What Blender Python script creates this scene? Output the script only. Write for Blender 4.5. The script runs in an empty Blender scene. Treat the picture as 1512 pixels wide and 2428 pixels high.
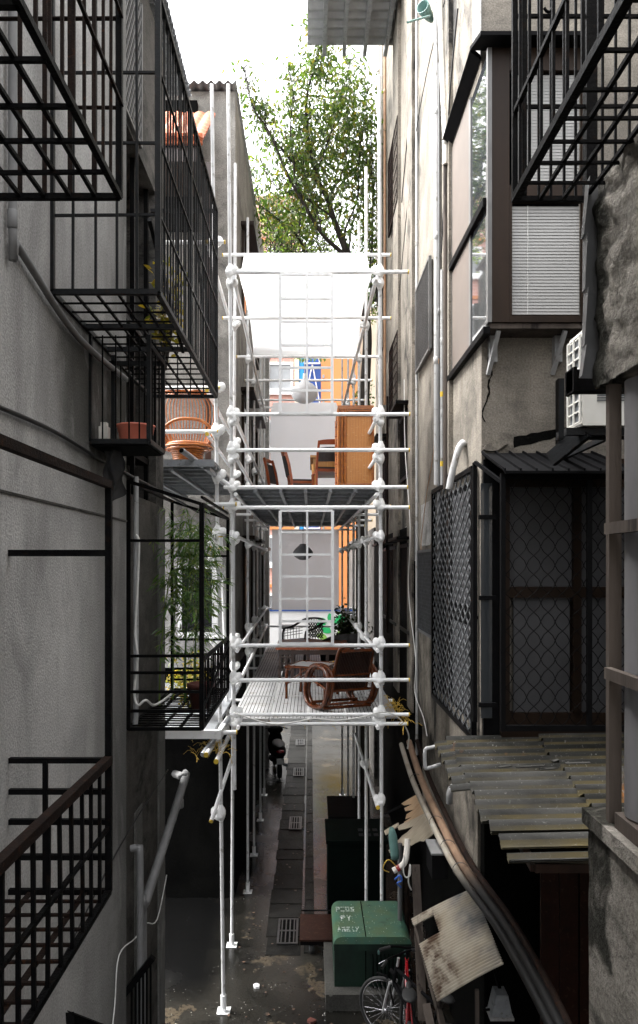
import bpy, math, random
from mathutils import Vector, Matrix, noise

# ------------------------------------------------------------------ camera, sky, sun, exposure
SC = bpy.context.scene
COL = SC.collection
F = 1700.0            # focal length in units of a 1512 x 2428 picture
EYE = 5.2             # eye height over the alley floor
VX, VY = 735.0, 1340.0
cam = bpy.data.cameras.new('camera')
cam.sensor_fit = 'VERTICAL'
cam.sensor_height = 36.0
cam.lens = F / 2428 * 36.0
cam.shift_x = (756 - VX) / 2428
cam.shift_y = (VY - 1214) / 2428
cam.clip_start = 0.05
cam.clip_end = 2000
camo = bpy.data.objects.new('camera', cam)
COL.objects.link(camo)
camo.location = (0, 0, EYE)
camo.rotation_euler = (math.radians(90), 0, 0)
SC.camera = camo

SUN_EL, SUN_AZ = math.radians(58), math.radians(-78)
w = bpy.data.worlds.new('World')
SC.world = w
w.use_nodes = True
wn = w.node_tree
wn.nodes.clear()
sky = wn.nodes.new('ShaderNodeTexSky')
sky.sky_type = 'NISHITA'
sky.sun_disc = False
sky.sun_elevation = SUN_EL
sky.sun_rotation = SUN_AZ
sky.air_density = 1.0
sky.dust_density = 6.0
hs = wn.nodes.new('ShaderNodeHueSaturation')
hs.inputs['Saturation'].default_value = 0.12
bg = wn.nodes.new('ShaderNodeBackground')
bg.inputs['Strength'].default_value = 0.15
wo = wn.nodes.new('ShaderNodeOutputWorld')
wn.links.new(sky.outputs[0], hs.inputs['Color'])
wn.links.new(hs.outputs[0], bg.inputs['Color'])
wn.links.new(bg.outputs[0], wo.inputs['Surface'])

sl = bpy.data.lights.new('sun', 'SUN')
sl.energy = 0.6
sl.angle = math.radians(40)
sl.color = (1.0, 0.97, 0.93)
so = bpy.data.objects.new('sun', sl)
COL.objects.link(so)
so.rotation_euler = (math.radians(90) - SUN_EL, 0, math.pi - SUN_AZ)  # light comes from the sky's sun direction

SC.view_settings.view_transform = 'Standard'
SC.view_settings.look = 'None'
SC.view_settings.exposure = 3.0
SC.view_settings.gamma = 1.0
SC.view_settings.use_curve_mapping = False
SC.cycles.max_bounces = 8
SC.cycles.diffuse_bounces = 4
SC.cycles.transparent_max_bounces = 12

R = random.Random(7)


def P(x, y, Y):
    """a picture point at depth Y as a place in the alley"""
    return Vector(((x - VX) / F * Y, Y, EYE - (y - VY) / F * Y))


def PX(x, y, X):
    """a picture point on the wall plane at X"""
    return P(x, y, F * X / (x - VX))


def hh(H):
    return EYE + H


# ------------------------------------------------------------------ mesh builder
class MB:
    def __init__(s):
        s.v, s.f, s.sm = [], [], []
        s.jit = 0.0      # hand welded bars are never quite true

    def add(s, vs, fs, smooth=False):
        o = len(s.v)
        s.v += [Vector(p) for p in vs]
        for f in fs:
            s.f.append([o + i for i in f])
            s.sm.append(smooth)
        return s

    def box(s, x0, x1, y0, y1, z0, z1):
        vs = [(x, y, z) for x in (x0, x1) for y in (y0, y1) for z in (z0, z1)]
        return s.add(vs, [(0, 1, 3, 2), (4, 6, 7, 5), (0, 4, 5, 1), (2, 3, 7, 6), (0, 2, 6, 4), (1, 5, 7, 3)])

    def bar(s, a, b, wd=0.02, ht=None, up=(0, 0, 1)):
        a, b = Vector(a), Vector(b)
        if s.jit:
            a = a + Vector((R.uniform(-1, 1), R.uniform(-1, 1), R.uniform(-1, 1))) * s.jit
            b = b + Vector((R.uniform(-1, 1), R.uniform(-1, 1), R.uniform(-1, 1))) * s.jit
        ht = wd if ht is None else ht
        d = (b - a).normalized()
        u = Vector(up)
        if abs(d.dot(u)) > 0.98:
            u = Vector((0, 1, 0))
        sd = d.cross(u).normalized()
        u = sd.cross(d).normalized()
        vs = []
        for p in (a, b):
            for i, j in ((-1, -1), (1, -1), (1, 1), (-1, 1)):
                vs.append(p + sd * (i * wd / 2) + u * (j * ht / 2))
        return s.add(vs, [(3, 2, 1, 0), (4, 5, 6, 7), (0, 1, 5, 4), (1, 2, 6, 5), (2, 3, 7, 6), (3, 0, 4, 7)])

    def tube(s, pts, r, n=8, closed=False, cap=True):
        pts = [Vector(p) for p in pts]
        m = len(pts)
        rs = r if isinstance(r, (list, tuple)) else [r] * m
        tang = []
        for i in range(m):
            if closed:
                t = pts[(i + 1) % m] - pts[i - 1]
            else:
                t = pts[min(i + 1, m - 1)] - pts[max(i - 1, 0)]
            tang.append(t.normalized() if t.length > 1e-9 else Vector((0, 0, 1)))
        u = Vector((0, 0, 1)) if abs(tang[0].z) < 0.9 else Vector((0, 1, 0))
        u = (u - tang[0] * u.dot(tang[0])).normalized()
        vs = []
        for i in range(m):
            u = u - tang[i] * u.dot(tang[i])
            u = u.normalized() if u.length > 1e-6 else tang[i].orthogonal().normalized()
            wv = tang[i].cross(u)
            for k in range(n):
                a = 2 * math.pi * k / n
                vs.append(pts[i] + (u * math.cos(a) + wv * math.sin(a)) * rs[i])
        fs = []
        for i in range(m if closed else m - 1):
            j = (i + 1) % m
            for k in range(n):
                l = (k + 1) % n
                fs.append((i * n + k, i * n + l, j * n + l, j * n + k))
        s.add(vs, fs, True)
        if cap and not closed:
            s.add(vs[:n], [tuple(range(n))[::-1]])
            s.add(vs[-n:], [tuple(range(n))])
        return s

    def lathe(s, prof, c=(0, 0, 0), axis=(0, 0, 1), n=14):
        ax = Vector(axis).normalized()
        u = ax.orthogonal().normalized()
        wv = ax.cross(u)
        c = Vector(c)
        vs = []
        for r, z in prof:
            for k in range(n):
                a = 2 * math.pi * k / n
                vs.append(c + ax * z + (u * math.cos(a) + wv * math.sin(a)) * max(r, 1e-4))
        fs = []
        for i in range(len(prof) - 1):
            for k in range(n):
                l = (k + 1) % n
                fs.append((i * n + k, i * n + l, (i + 1) * n + l, (i + 1) * n + k))
        return s.add(vs, fs, True)

    def grid(s, fn, nu, nv, skip=None, smooth=True):
        vs = [fn(i / nu, j / nv) for j in range(nv + 1) for i in range(nu + 1)]
        fs = []
        for j in range(nv):
            for i in range(nu):
                if skip and skip(i, j):
                    continue
                a = j * (nu + 1) + i
                fs.append((a, a + 1, a + nu + 2, a + nu + 1))
        return s.add(vs, fs, smooth)

    def prism(s, poly, thick):
        """a flat outline given real thickness along the vector thick"""
        poly = [Vector(p) for p in poly]
        t = Vector(thick)
        n = len(poly)
        fs = [tuple(range(n))[::-1], tuple(range(n, 2 * n))]
        for i in range(n):
            j = (i + 1) % n
            fs.append((i, j, n + j, n + i))
        return s.add(poly + [p + t for p in poly], fs)

    def lattice(s, o, u, v, W, H, du, dv, wd=0.012, th=0.012, wav=0):
        """diamond lattice of bars in the rectangle W x H at o, axes u and v"""
        o, u, v = Vector(o), Vector(u).normalized(), Vector(v).normalized()
        nrm = u.cross(v).normalized()
        for sg in (1, -1):
            kmin = -int(H / dv) - 2
            kmax = int(W / du) + int(H / dv) + 3
            for k in range(kmin, kmax):
                # line: a = k*du + sg*b*du/dv
                pts = []
                b0, b1 = 0.0, H
                sl_ = sg * du / dv
                a0 = k * du
                lo, hi = sorted(((0 - a0) / sl_, (W - a0) / sl_))
                b0, b1 = max(b0, lo), min(b1, hi)
                if b1 - b0 < 0.01:
                    continue
                off = nrm * (0.004 * sg)
                if not wav:
                    s.bar(o + u * (a0 + sl_ * b0) + v * b0 + off, o + u * (a0 + sl_ * b1) + v * b1 + off, wd, th, nrm)
                else:
                    m = max(2, int((b1 - b0) / dv * 4))
                    for q in range(m + 1):
                        b = b0 + (b1 - b0) * q / m
                        a = a0 + sl_ * b + math.sin(b / dv * 2 * math.pi) * du * wav * sg
                        pts.append(o + u * min(max(a, 0), W) + v * b + off)
                    s.tube(pts, wd / 2, 5)
        return s

    def build(s, name, m, parent=None, base=None):
        me = bpy.data.meshes.new(name)
        if parent is not None:
            b = BASE[parent.name]
        else:
            if base is None:
                xs = [p.x for p in s.v]; ys = [p.y for p in s.v]; zs = [p.z for p in s.v]
                base = ((min(xs) + max(xs)) / 2, (min(ys) + max(ys)) / 2, min(zs))
            b = Vector(base)
        me.from_pydata([tuple(p - b) for p in s.v], [], s.f)
        me.polygons.foreach_set('use_smooth', s.sm)
        me.materials.append(m)
        me.update()
        o = bpy.data.objects.new(name, me)
        COL.objects.link(o)
        if parent is not None:
            o.parent = parent
            BASE[o.name] = b
        else:
            o.location = b
            BASE[o.name] = b
        return o


BASE = {}


def tag(o, label=None, cat=None, group=None, kind=None):
    if label: o['label'] = label
    if cat: o['category'] = cat
    if group: o['group'] = group
    if kind: o['kind'] = kind
    return o


def thing(name, label, cat, loc, group=None, rot=None):
    """an Empty at the thing's base; with rot its parts are built in its own axes"""
    o = bpy.data.objects.new(name, None)
    COL.objects.link(o)
    o.location = loc
    o.empty_display_size = 0.2
    if rot is not None:
        o.rotation_euler = (0, 0, rot)
        BASE[o.name] = Vector((0, 0, 0))
    else:
        BASE[o.name] = Vector(loc)
    return tag(o, label, cat, group)


def copy_tree(o, parent=None, loc=None):
    c = o.copy()
    COL.objects.link(c)
    BASE[c.name] = BASE.get(o.name, Vector((0, 0, 0)))
    if parent is not None:
        c.parent = parent
    if loc is not None:
        c.location = loc
    for ch in list(o.children):
        copy_tree(ch, c)
    return c


def catenary(a, b, sag, n=14):
    a, b = Vector(a), Vector(b)
    return [a.lerp(b, i / n) + Vector((0, 0, -sag * 4 * (i / n) * (1 - i / n))) for i in range(n + 1)]


def smooth_path(pts, n=6):
    pts = [Vector(p) for p in pts]
    out = []
    for i in range(len(pts) - 1):
        p0 = pts[max(i - 1, 0)]; p1 = pts[i]; p2 = pts[i + 1]; p3 = pts[min(i + 2, len(pts) - 1)]
        for k in range(n):
            t = k / n
            out.append(0.5 * ((2 * p1) + (p2 - p0) * t + (2 * p0 - 5 * p1 + 4 * p2 - p3) * t * t + (3 * p1 - p0 - 3 * p2 + p3) * t ** 3))
    out.append(pts[-1])
    return out


# ------------------------------------------------------------------ materials
MATS = {}


def nodes(name):
    m = bpy.data.materials.new(name)
    m.use_nodes = True
    nt = m.node_tree
    bs = nt.nodes['Principled BSDF']
    return m, nt, bs


def N(nt, t, **kw):
    n = nt.nodes.new(t)
    for k, v in kw.items():
        setattr(n, k, v)
    return n


def ramp(nt, src, p0, p1, c0=(0, 0, 0, 1), c1=(1, 1, 1, 1)):
    r = N(nt, 'ShaderNodeValToRGB')
    r.color_ramp.elements[0].position = p0
    r.color_ramp.elements[0].color = c0
    r.color_ramp.elements[1].position = p1
    r.color_ramp.elements[1].color = c1
    nt.links.new(src, r.inputs[0])
    return r.outputs[0]


def mix(nt, fac, a, b, mode='MIX'):
    n = N(nt, 'ShaderNodeMix', data_type='RGBA', blend_type=mode)
    for s, v in ((n.inputs['Factor'], fac), (n.inputs[6], a), (n.inputs[7], b)):
        if isinstance(v, (int, float)):
            s.default_value = v
        elif isinstance(v, tuple):
            s.default_value = v if len(v) == 4 else (*v, 1)
        else:
            nt.links.new(v, s)
    return n.outputs[2]


def tex(nt, scale, stretch=(1, 1, 1), detail=6, rough=0.6, dist=0.0, kind='noise', off=(0, 0, 0)):
    tc = N(nt, 'ShaderNodeTexCoord')
    mp = N(nt, 'ShaderNodeMapping')
    mp.inputs['Scale'].default_value = stretch
    mp.inputs['Location'].default_value = off
    nt.links.new(tc.outputs['Object'], mp.inputs[0])
    if kind == 'noise':
        t = N(nt, 'ShaderNodeTexNoise')
        t.inputs['Detail'].default_value = detail
        t.inputs['Roughness'].default_value = rough
        t.inputs['Distortion'].default_value = dist
        t.inputs['Scale'].default_value = scale
        nt.links.new(mp.outputs[0], t.inputs[0])
        return t.outputs['Fac']
    t = N(nt, 'ShaderNodeTexVoronoi')
    if kind == 'edge':
        t.feature = 'DISTANCE_TO_EDGE'
    t.inputs['Scale'].default_value = scale
    nt.links.new(mp.outputs[0], t.inputs[0])
    return t.outputs['Distance']


def bump(nt, bs, h, strength=0.3, dist=0.02):
    b = N(nt, 'ShaderNodeBump')
    b.inputs['Strength'].default_value = strength
    b.inputs['Distance'].default_value = dist
    nt.links.new(h, b.inputs['Height'])
    nt.links.new(b.outputs[0], bs.inputs['Normal'])


def pm(name, c1, c2=None, scale=6, rough=0.6, metal=0.0, bmp=0.0, stretch=(1, 1, 1), bscale=None, lo=0.35, hi=0.65, spec=None, c3=None, coat=0.0):
    """plain stuff with two tones, wear in a third, and a little relief"""
    if name in MATS:
        return MATS[name]
    m, nt, bs = nodes(name)
    c2 = c2 or tuple(x * 0.75 for x in c1)
    n1 = tex(nt, scale, stretch)
    col = mix(nt, ramp(nt, n1, lo, hi), c1, c2)
    if c3:
        n2 = tex(nt, scale * 2.3, stretch, off=(3.1, 1.7, 5.2))
        col = mix(nt, ramp(nt, n2, 0.58, 0.66), col, c3)
    nt.links.new(col, bs.inputs['Base Color'])
    bs.inputs['Roughness'].default_value = rough
    bs.inputs['Metallic'].default_value = metal
    if spec is not None:
        bs.inputs['Specular IOR Level'].default_value = spec
    if coat:
        bs.inputs['Coat Weight'].default_value = coat
        bs.inputs['Coat Roughness'].default_value = 0.12
    if bmp:
        bump(nt, bs, tex(nt, bscale or scale * 6, stretch), bmp)
    MATS[name] = m
    return m


def concrete(name, c1, c2, stain, streak=0.6, streak_scale=3.0, grain=90, streak_len=0.12, patch=1.2, crack=0.0, gb=0.35, coarse=0.0, zone=None, spot=None, spot_amt=1.0, rough=0.88):
    """rendered wall: blotches, rain streaks running down, grain, cracks"""
    m, nt, bs = nodes(name)
    a = tex(nt, patch, dist=0.6, detail=8)
    col = mix(nt, ramp(nt, a, 0.36, 0.64), c1, c2)
    b = tex(nt, streak_scale, (1, 1, streak_len), detail=7, rough=0.65, dist=.4)
    b2 = tex(nt, streak_scale * 0.35, (1, 1, 0.3), detail=4, off=(7, 2, 4))
    st = mix(nt, 1.0, ramp(nt, b, 0.44, 0.62), ramp(nt, b2, 0.40, 0.58), 'MULTIPLY')
    n = N(nt, 'ShaderNodeMath', operation='MULTIPLY')
    n.inputs[1].default_value = streak
    nt.links.new(st, n.inputs[0])
    col = mix(nt, n.outputs[0], col, stain)
    d = tex(nt, 9, detail=8, rough=0.7, off=(5, 5, 1))
    col = mix(nt, ramp(nt, d, 0.60, 0.74), col, tuple(x * 0.55 for x in c1))
    if zone:
        # an old damp stain with its own outline: a band of the wall where water has run for years
        tcz = N(nt, 'ShaderNodeTexCoord'); sz = N(nt, 'ShaderNodeSeparateXYZ')
        nt.links.new(tcz.outputs['Object'], sz.inputs[0])
        wz = tex(nt, 1.1, (1, 1, 0.25), detail=8, dist=0.4, off=(2, 9, 4))
        for (axis, c0, c1_, amt) in zone:
            q = N(nt, 'ShaderNodeMath', operation='MULTIPLY_ADD')
            nt.links.new(wz, q.inputs[0]); q.inputs[1].default_value = 1.5; nt.links.new(sz.outputs[axis], q.inputs[2])
            q2 = N(nt, 'ShaderNodeMapRange', interpolation_type='SMOOTHSTEP')
            nt.links.new(q.outputs[0], q2.inputs[0]); q2.inputs[1].default_value = c0 + .75; q2.inputs[2].default_value = c1_ + .75
            q3 = N(nt, 'ShaderNodeMath', operation='MULTIPLY'); q3.inputs[1].default_value = amt
            nt.links.new(q2.outputs[0], q3.inputs[0])
            col = mix(nt, q3.outputs[0], col, stain)
    if spot:
        # ragged patch: moss on rough concrete; stain plus painted cage shade on left render
        tcz = N(nt, 'ShaderNodeTexCoord'); sz = N(nt, 'ShaderNodeSeparateXYZ')
        nt.links.new(tcz.outputs['Object'], sz.inputs[0])
        wz = tex(nt, 3.5, detail=7, dist=0.5, off=(5, 1, 8))
        acc = None
        for axis, c0, c1_ in spot:
            q = N(nt, 'ShaderNodeMath', operation='MULTIPLY_ADD')
            nt.links.new(wz, q.inputs[0]); q.inputs[1].default_value = .35; nt.links.new(sz.outputs[axis], q.inputs[2])
            q2 = N(nt, 'ShaderNodeMapRange', interpolation_type='SMOOTHSTEP')
            nt.links.new(q.outputs[0], q2.inputs[0]); q2.inputs[1].default_value = c0 + .175; q2.inputs[2].default_value = c1_ + .175
            if acc is None: acc = q2.outputs[0]
            else:
                mu = N(nt, 'ShaderNodeMath', operation='MULTIPLY'); nt.links.new(acc, mu.inputs[0]); nt.links.new(q2.outputs[0], mu.inputs[1]); acc = mu.outputs[0]
        ms = N(nt, 'ShaderNodeMath', operation='MULTIPLY'); nt.links.new(acc, ms.inputs[0]); ms.inputs[1].default_value = spot_amt
        col = mix(nt, ms.outputs[0], col, (.028, .027, .02))
    g = tex(nt, grain, detail=3)
    col = mix(nt, 0.55, col, ramp(nt, g, 0.30, 0.70, (0.22, 0.22, 0.22, 1), (0.74, 0.74, 0.74, 1)), 'OVERLAY')
    blot = tex(nt, patch * 2.6, (1, 1, .55), detail=9, rough=.7, dist=1.2, off=(11, 3, 6))
    col = mix(nt, ramp(nt, blot, 0.52, 0.72), col, tuple(x * 0.5 for x in c1))
    pit = tex(nt, grain * 0.45, detail=2, off=(3, 8, 2))
    col = mix(nt, ramp(nt, pit, 0.70, 0.76), col, tuple(x * 0.25 for x in c1))
    if crack:
        v = tex(nt, crack, (1, 1, 0.7), kind='edge')
        w1 = tex(nt, 14, detail=4)
        mm = N(nt, 'ShaderNodeMath', operation='MULTIPLY_ADD')
        nt.links.new(w1, mm.inputs[0]); mm.inputs[1].default_value = 0.05
        nt.links.new(v, mm.inputs[2])
        cr = ramp(nt, mm.outputs[0], 0.022, 0.034)
        col = mix(nt, cr, tuple(x * 0.3 for x in c1), col)
    nt.links.new(col, bs.inputs['Base Color'])
    bs.inputs['Roughness'].default_value = rough
    bs.inputs['Specular IOR Level'].default_value = 0.25 if sum(c1) > 0.1 else 0.02
    h = g
    if coarse:
        c = tex(nt, coarse, detail=10, rough=0.75)
        h = mix(nt, 0.35, c, g)
    bump(nt, bs, h, gb, 0.02 if not coarse else 0.06)
    MATS[name] = m
    return m


M_LEFT = concrete('left_render', (0.56, 0.55, 0.53), (0.38, 0.372, 0.36), (0.06, 0.06, 0.055), 0.62, 1.1, 75, streak_len=0.3, patch=0.7, zone=(('Y', 2.3, 4.2, .8),), spot=(('Y', 1.75, 2.6), ('Z', 6.95, 6.6), ('Z', 5.5, 6.15)), spot_amt=.82)
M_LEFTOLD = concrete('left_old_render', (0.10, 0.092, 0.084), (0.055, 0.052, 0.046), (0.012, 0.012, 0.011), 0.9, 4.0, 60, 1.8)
M_RIGHT = concrete('right_render', (0.27, 0.24, 0.20), (0.15, 0.135, 0.113), (0.016, 0.015, 0.013), 1.0, 1.9, 50, 0.8, crack=0.35)
M_RETURN = concrete('right_return_render', (0.27, 0.24, 0.20), (0.15, 0.135, 0.115), (0.025, 0.023, 0.02), 0.8, 2.4, 60, 1.6, coarse=7, gb=0.4)
M_ROUGH = concrete('rough_concrete', (0.36, 0.33, 0.29), (0.20, 0.185, 0.16), (0.045, 0.042, 0.035), 0.75, 3.0, 40, 3.4, gb=1.0, coarse=15, spot=(('Y', 2.10, 2.17), ('Z', 3.42, 3.5)))
M_PLASTER = concrete('pale_plaster', (0.38, 0.37, 0.355), (0.28, 0.273, 0.262), (0.09, 0.088, 0.083), 0.7, 3.0, 50, 1.0)
M_BLOCK2 = concrete('second_block_render', (0.30, 0.285, 0.26), (0.20, 0.19, 0.175), (0.07, 0.065, 0.06), 0.85, 3.0, 50, 1.0)
M_SOOTSHADE = concrete('sooty_shaded_render', (0.006, 0.006, 0.0055), (0.003, 0.003, 0.003), (0.004, 0.004, 0.004), 0.8, 3.0, 50, 1.0)  # soot stains, and shade put into the colour of the deep ground floors
M_IRON = pm('black_iron', (0.0025, 0.0025, 0.003), (0.005, 0.005, 0.005), 9, 0.5, 0.0, 0.25, c3=(0.009, 0.006, 0.0045), spec=0.04)
M_IRONGREY = pm('grey_iron', (0.011, 0.012, 0.0135), (0.006, 0.0065, 0.007), 8, 0.5, 0.0, 0.2, c3=(0.016, 0.010, 0.008), spec=0.16)
M_RUST = pm('rusty_iron', (0.019, 0.0115, 0.0085), (0.009, 0.006, 0.0055), 14, 0.75, 0.0, 0.4, c3=(0.04, 0.016, 0.008), spec=0.1)
M_WHITE = pm('white_painted_pipe', (0.86, 0.86, 0.86), (0.78, 0.78, 0.78), 5, 0.45, 0.0, 0.08, lo=0.45, hi=0.8, c3=(0.74, 0.735, 0.72))
M_WRAP = pm('white_putty_joint', (0.84, 0.84, 0.83), (0.76, 0.76, 0.75), 12, 0.55, 0.0, 0.25, bscale=14)
M_YELLOW = pm('yellow_tape', (0.75, 0.52, 0.04), (0.6, 0.4, 0.04), 20, 0.5)
M_GALV = pm('galvanised_steel', (0.34, 0.355, 0.37), (0.25, 0.26, 0.275), 11, 0.45, 0.35, 0.05, c3=(0.2, 0.2, 0.2))
M_GALVDIM = pm('dull_ribbed_sheet', (0.17, 0.165, 0.17), (0.11, 0.107, 0.11), 5, 0.5, 0.0, 0.05, (1, 1, .2))
M_GALVDARK = pm('dark_galvanised_steel', (0.13, 0.145, 0.155), (0.09, 0.10, 0.105), 7, 0.5, 0.3, 0.05)
M_DECK = pm('worn_white_deck', (0.52, 0.52, 0.52), (0.42, 0.42, 0.415), 3, 0.5, 0.0, 0.1, c3=(0.33, 0.30, 0.27))
M_DECKSLOT = pm('deck_slot', (0.003, 0.003, 0.003), None, 5, 0.8, spec=0.05)
M_POLE = pm('dim_scuffed_pole', (0.62, 0.62, 0.62), (0.50, 0.50, 0.50), 5, 0.45, 0.0, 0.08, lo=0.45, hi=0.75, c3=(0.36, 0.35, 0.33))  # white paint greyed for the weaker light low down, plus scuffs
M_RATTAN = pm('varnished_rattan', (0.42, 0.135, 0.020), (0.27, 0.072, 0.011), 16, 0.32, 0.0, 0.15, coat=0.12)
M_RATTANDK = pm('dark_rattan', (0.022, 0.006, 0.0022), (0.012, 0.0035, 0.0015), 14, 0.4, 0.0, 0.15, spec=.25)
M_RATTANMID = pm('shaded_rattan', (0.115, 0.027, 0.0045), (0.05, 0.012, 0.0025), 14, 0.25, 0.0, 0.15, spec=.4)  # rattan colour darkened to carry the shade of the lower deck
M_TEAK = pm('orange_teak', (0.30, 0.066, 0.014), (0.22, 0.045, 0.010), 9, 0.35, 0, 0.08, (1, 1, 6), coat=0.2)
M_PINE = pm('honey_pine', (0.42, 0.20, 0.045), (0.33, 0.145, 0.03), 7, 0.35, 0, 0.05, (6, 1, 1), coat=0.2)
M_DARKWOOD = pm('dark_wood', (0.045, 0.022, 0.015), (0.028, 0.015, 0.011), 9, 0.35, coat=0.2)
M_BLACKCUSH = pm('black_cushion', (0.018, 0.018, 0.02), (0.03, 0.03, 0.033), 20, 0.6, 0, 0.2)
M_BLACKWICK = pm('black_wicker', (0.012, 0.010, 0.010), (0.02, 0.017, 0.015), 30, 0.5)
M_PVC = pm('grey_pvc_pipe', (0.42, 0.42, 0.42), (0.32, 0.32, 0.315), 4, 0.5, 0, 0.05, c3=(0.22, 0.21, 0.19))
M_PVCDK = pm('dark_pvc_pipe', (0.12, 0.12, 0.12), (0.08, 0.08, 0.08), 4, 0.5, 0, 0.05)
M_PVCW = pm('ivory_pvc_pipe', (0.66, 0.64, 0.59), (0.52, 0.49, 0.44), 4, 0.5, 0, 0.05, c3=(0.32, 0.27, 0.2))


def sooted(name, c1, c2):
    """pipe blackened by smoke over its near stretch"""
    m, nt, bs = nodes(name)
    col = mix(nt, ramp(nt, tex(nt, 5), .35, .65), c1, c2)
    tc = N(nt, 'ShaderNodeTexCoord'); sx = N(nt, 'ShaderNodeSeparateXYZ')
    nt.links.new(tc.outputs['Object'], sx.inputs[0])
    q = N(nt, 'ShaderNodeMath', operation='MULTIPLY_ADD')
    nt.links.new(tex(nt, 2.5, detail=5), q.inputs[0]); q.inputs[1].default_value = .8
    nt.links.new(sx.outputs['Y'], q.inputs[2])
    mr = N(nt, 'ShaderNodeMapRange', interpolation_type='SMOOTHSTEP')
    nt.links.new(q.outputs[0], mr.inputs[0]); mr.inputs[1].default_value = 2.3; mr.inputs[2].default_value = 3.3
    nt.links.new(mix(nt, mr.outputs[0], (.008, .008, .008), col), bs.inputs['Base Color'])
    bs.inputs['Roughness'].default_value = .5
    bs.inputs['Specular IOR Level'].default_value = .3
    MATS[name] = m
    return m


M_PVCTAN = sooted('tan_pvc_pipe', (0.27, 0.175, 0.115), (0.19, 0.12, 0.08))
M_PVCIV = sooted('sooted_ivory_pipe', (0.36, 0.33, 0.28), (0.26, 0.22, 0.17))
M_COPPER = pm('orange_pipe', (0.42, 0.24, 0.13), (0.30, 0.16, 0.085), 6, 0.55)
M_WOODOLD = pm('weathered_timber', (0.095, 0.078, 0.066), (0.05, 0.040, 0.034), 5, 0.85, 0, 0.4, (1, 1, 0.08), c3=(0.02, 0.016, 0.014), spec=.2)
M_CABLE = pm('black_cable', (0.014, 0.014, 0.015), None, 9, 0.5)
M_CABLEW = pm('white_cable', (0.72, 0.71, 0.68), None, 9, 0.5)
M_BRONZE = pm('bronze_window_frame', (0.022, 0.0125, 0.0075), (0.013, 0.0078, 0.005), 3, 0.5, 0.0, 0.05, (1, 1, 0.2), spec=.15)
M_LATT = pm('worn_grey_lattice', (0.10, 0.105, 0.11), (0.06, 0.063, 0.066), 9, 0.5, spec=.3)
M_ALU = pm('aluminium_frame', (0.13, 0.128, 0.125), (0.09, 0.088, 0.086), 4, 0.5, 0.0)
M_BEIGE = pm('beige_panel', (0.125, 0.10, 0.083), (0.105, 0.084, 0.07), 2, 0.6, 0, 0.05)
M_BLIND = pm('white_blind', (0.30, 0.295, 0.285), (0.25, 0.245, 0.235), 2, 0.6)
M_FROSTDK = pm('dim_frosted_glass', (0.075, 0.075, 0.079), (0.05, 0.05, 0.053), 1.6, 0.4, spec=0.2)
M_FROST = pm('frosted_glass', (0.33, 0.335, 0.34), (0.25, 0.255, 0.26), 1.6, 0.35)
M_ROOFBLK = pm('black_metal_sheet', (0.0055, 0.0055, 0.006), (0.008, 0.008, 0.0085), 6, 0.7, 0.0, 0.1, spec=.03)
M_TEALPAINT = pm('teal_plastic', (0.12, 0.24, 0.22), (0.09, 0.18, 0.165), 8, 0.5)
M_GREENDK = pm('dark_green_paint', (0.0015, 0.0042, 0.0032), (0.001, 0.0025, 0.002), 4, 0.75, 0, 0.1, spec=0.04)
M_PINK = pm('pink_plastic', (0.80, 0.24, 0.16), (0.72, 0.2, 0.13), 5, 0.35)
M_TERRA = pm('terracotta', (0.09, 0.022, 0.014), (0.06, 0.016, 0.011), 7, 0.8)
M_TILE = pm('orange_roof_tile', (0.42, 0.095, 0.018), (0.24, 0.05, 0.012), 5, 0.7, 0, 0.2)
M_BARK = pm('bark', (0.035, 0.027, 0.02), (0.018, 0.014, 0.011), 12, 0.9, 0, 0.5, (1, 1, 0.2))
M_CLOTH = pm('black_cloth', (0.018, 0.018, 0.02), (0.035, 0.033, 0.03), 6, 0.9, 0, 0.2)
M_RUBBER = pm('black_rubber', (0.012, 0.012, 0.012), None, 12, 0.7)
M_CHROME = pm('chrome', (0.6, 0.6, 0.62), (0.5, 0.5, 0.52), 8, 0.18, 1.0)
M_REDPAINT = pm('red_paint', (0.26, 0.006, 0.010), (0.2, 0.005, 0.008), 5, 0.25, coat=0.5)
M_WHITEGLOSS = pm('white_gloss', (0.75, 0.75, 0.75), (0.65, 0.65, 0.65), 8, 0.3, coat=0.4)
M_ACWHITE = pm('ivory_enamel', (0.62, 0.61, 0.57), (0.54, 0.53, 0.49), 3, 0.4, 0, 0.03, c3=(0.45, 0.43, 0.38))
M_FIN = pm('dark_fins', (0.10, 0.11, 0.12), (0.15, 0.16, 0.17), 40, 0.5, 0.4, stretch=(1, 8, 1))
M_BLUE = pm('blue_paint', (0.02, 0.10, 0.42), (0.018, 0.08, 0.34), 2, 0.5)
M_CYAN = pm('bright_blue_paint', (0.03, 0.38, 0.85), (0.03, 0.34, 0.75), 2, 0.5)
M_ORANGE = pm('orange_cladding', (0.62, 0.23, 0.07), (0.56, 0.20, 0.06), 1.2, 0.6)
M_CREAM = pm('cream_wall', (0.72, 0.62, 0.48), (0.62, 0.53, 0.40), 1, 0.8)
M_HOARD = pm('white_hoarding', (0.80, 0.80, 0.80), (0.76, 0.76, 0.76), 1, 0.5)
M_LEAFG = pm('print_green', (0.03, 0.50, 0.16), None, 2, 0.5)
M_LEAFL = pm('print_lime', (0.33, 0.62, 0.13), None, 2, 0.5)
M_SUNY = pm('print_yellow', (0.80, 0.50, 0.02), None, 2, 0.5)
M_STRAW = pm('yellow_straw', (0.42, 0.26, 0.03), (0.55, 0.36, 0.05), 20, 0.6)
M_STONE = concrete('plinth_concrete', (0.07, 0.067, 0.06), (0.04, 0.04, 0.036), (0.03, 0.03, 0.027), 0.7, 3, 60, 2.5)
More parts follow.
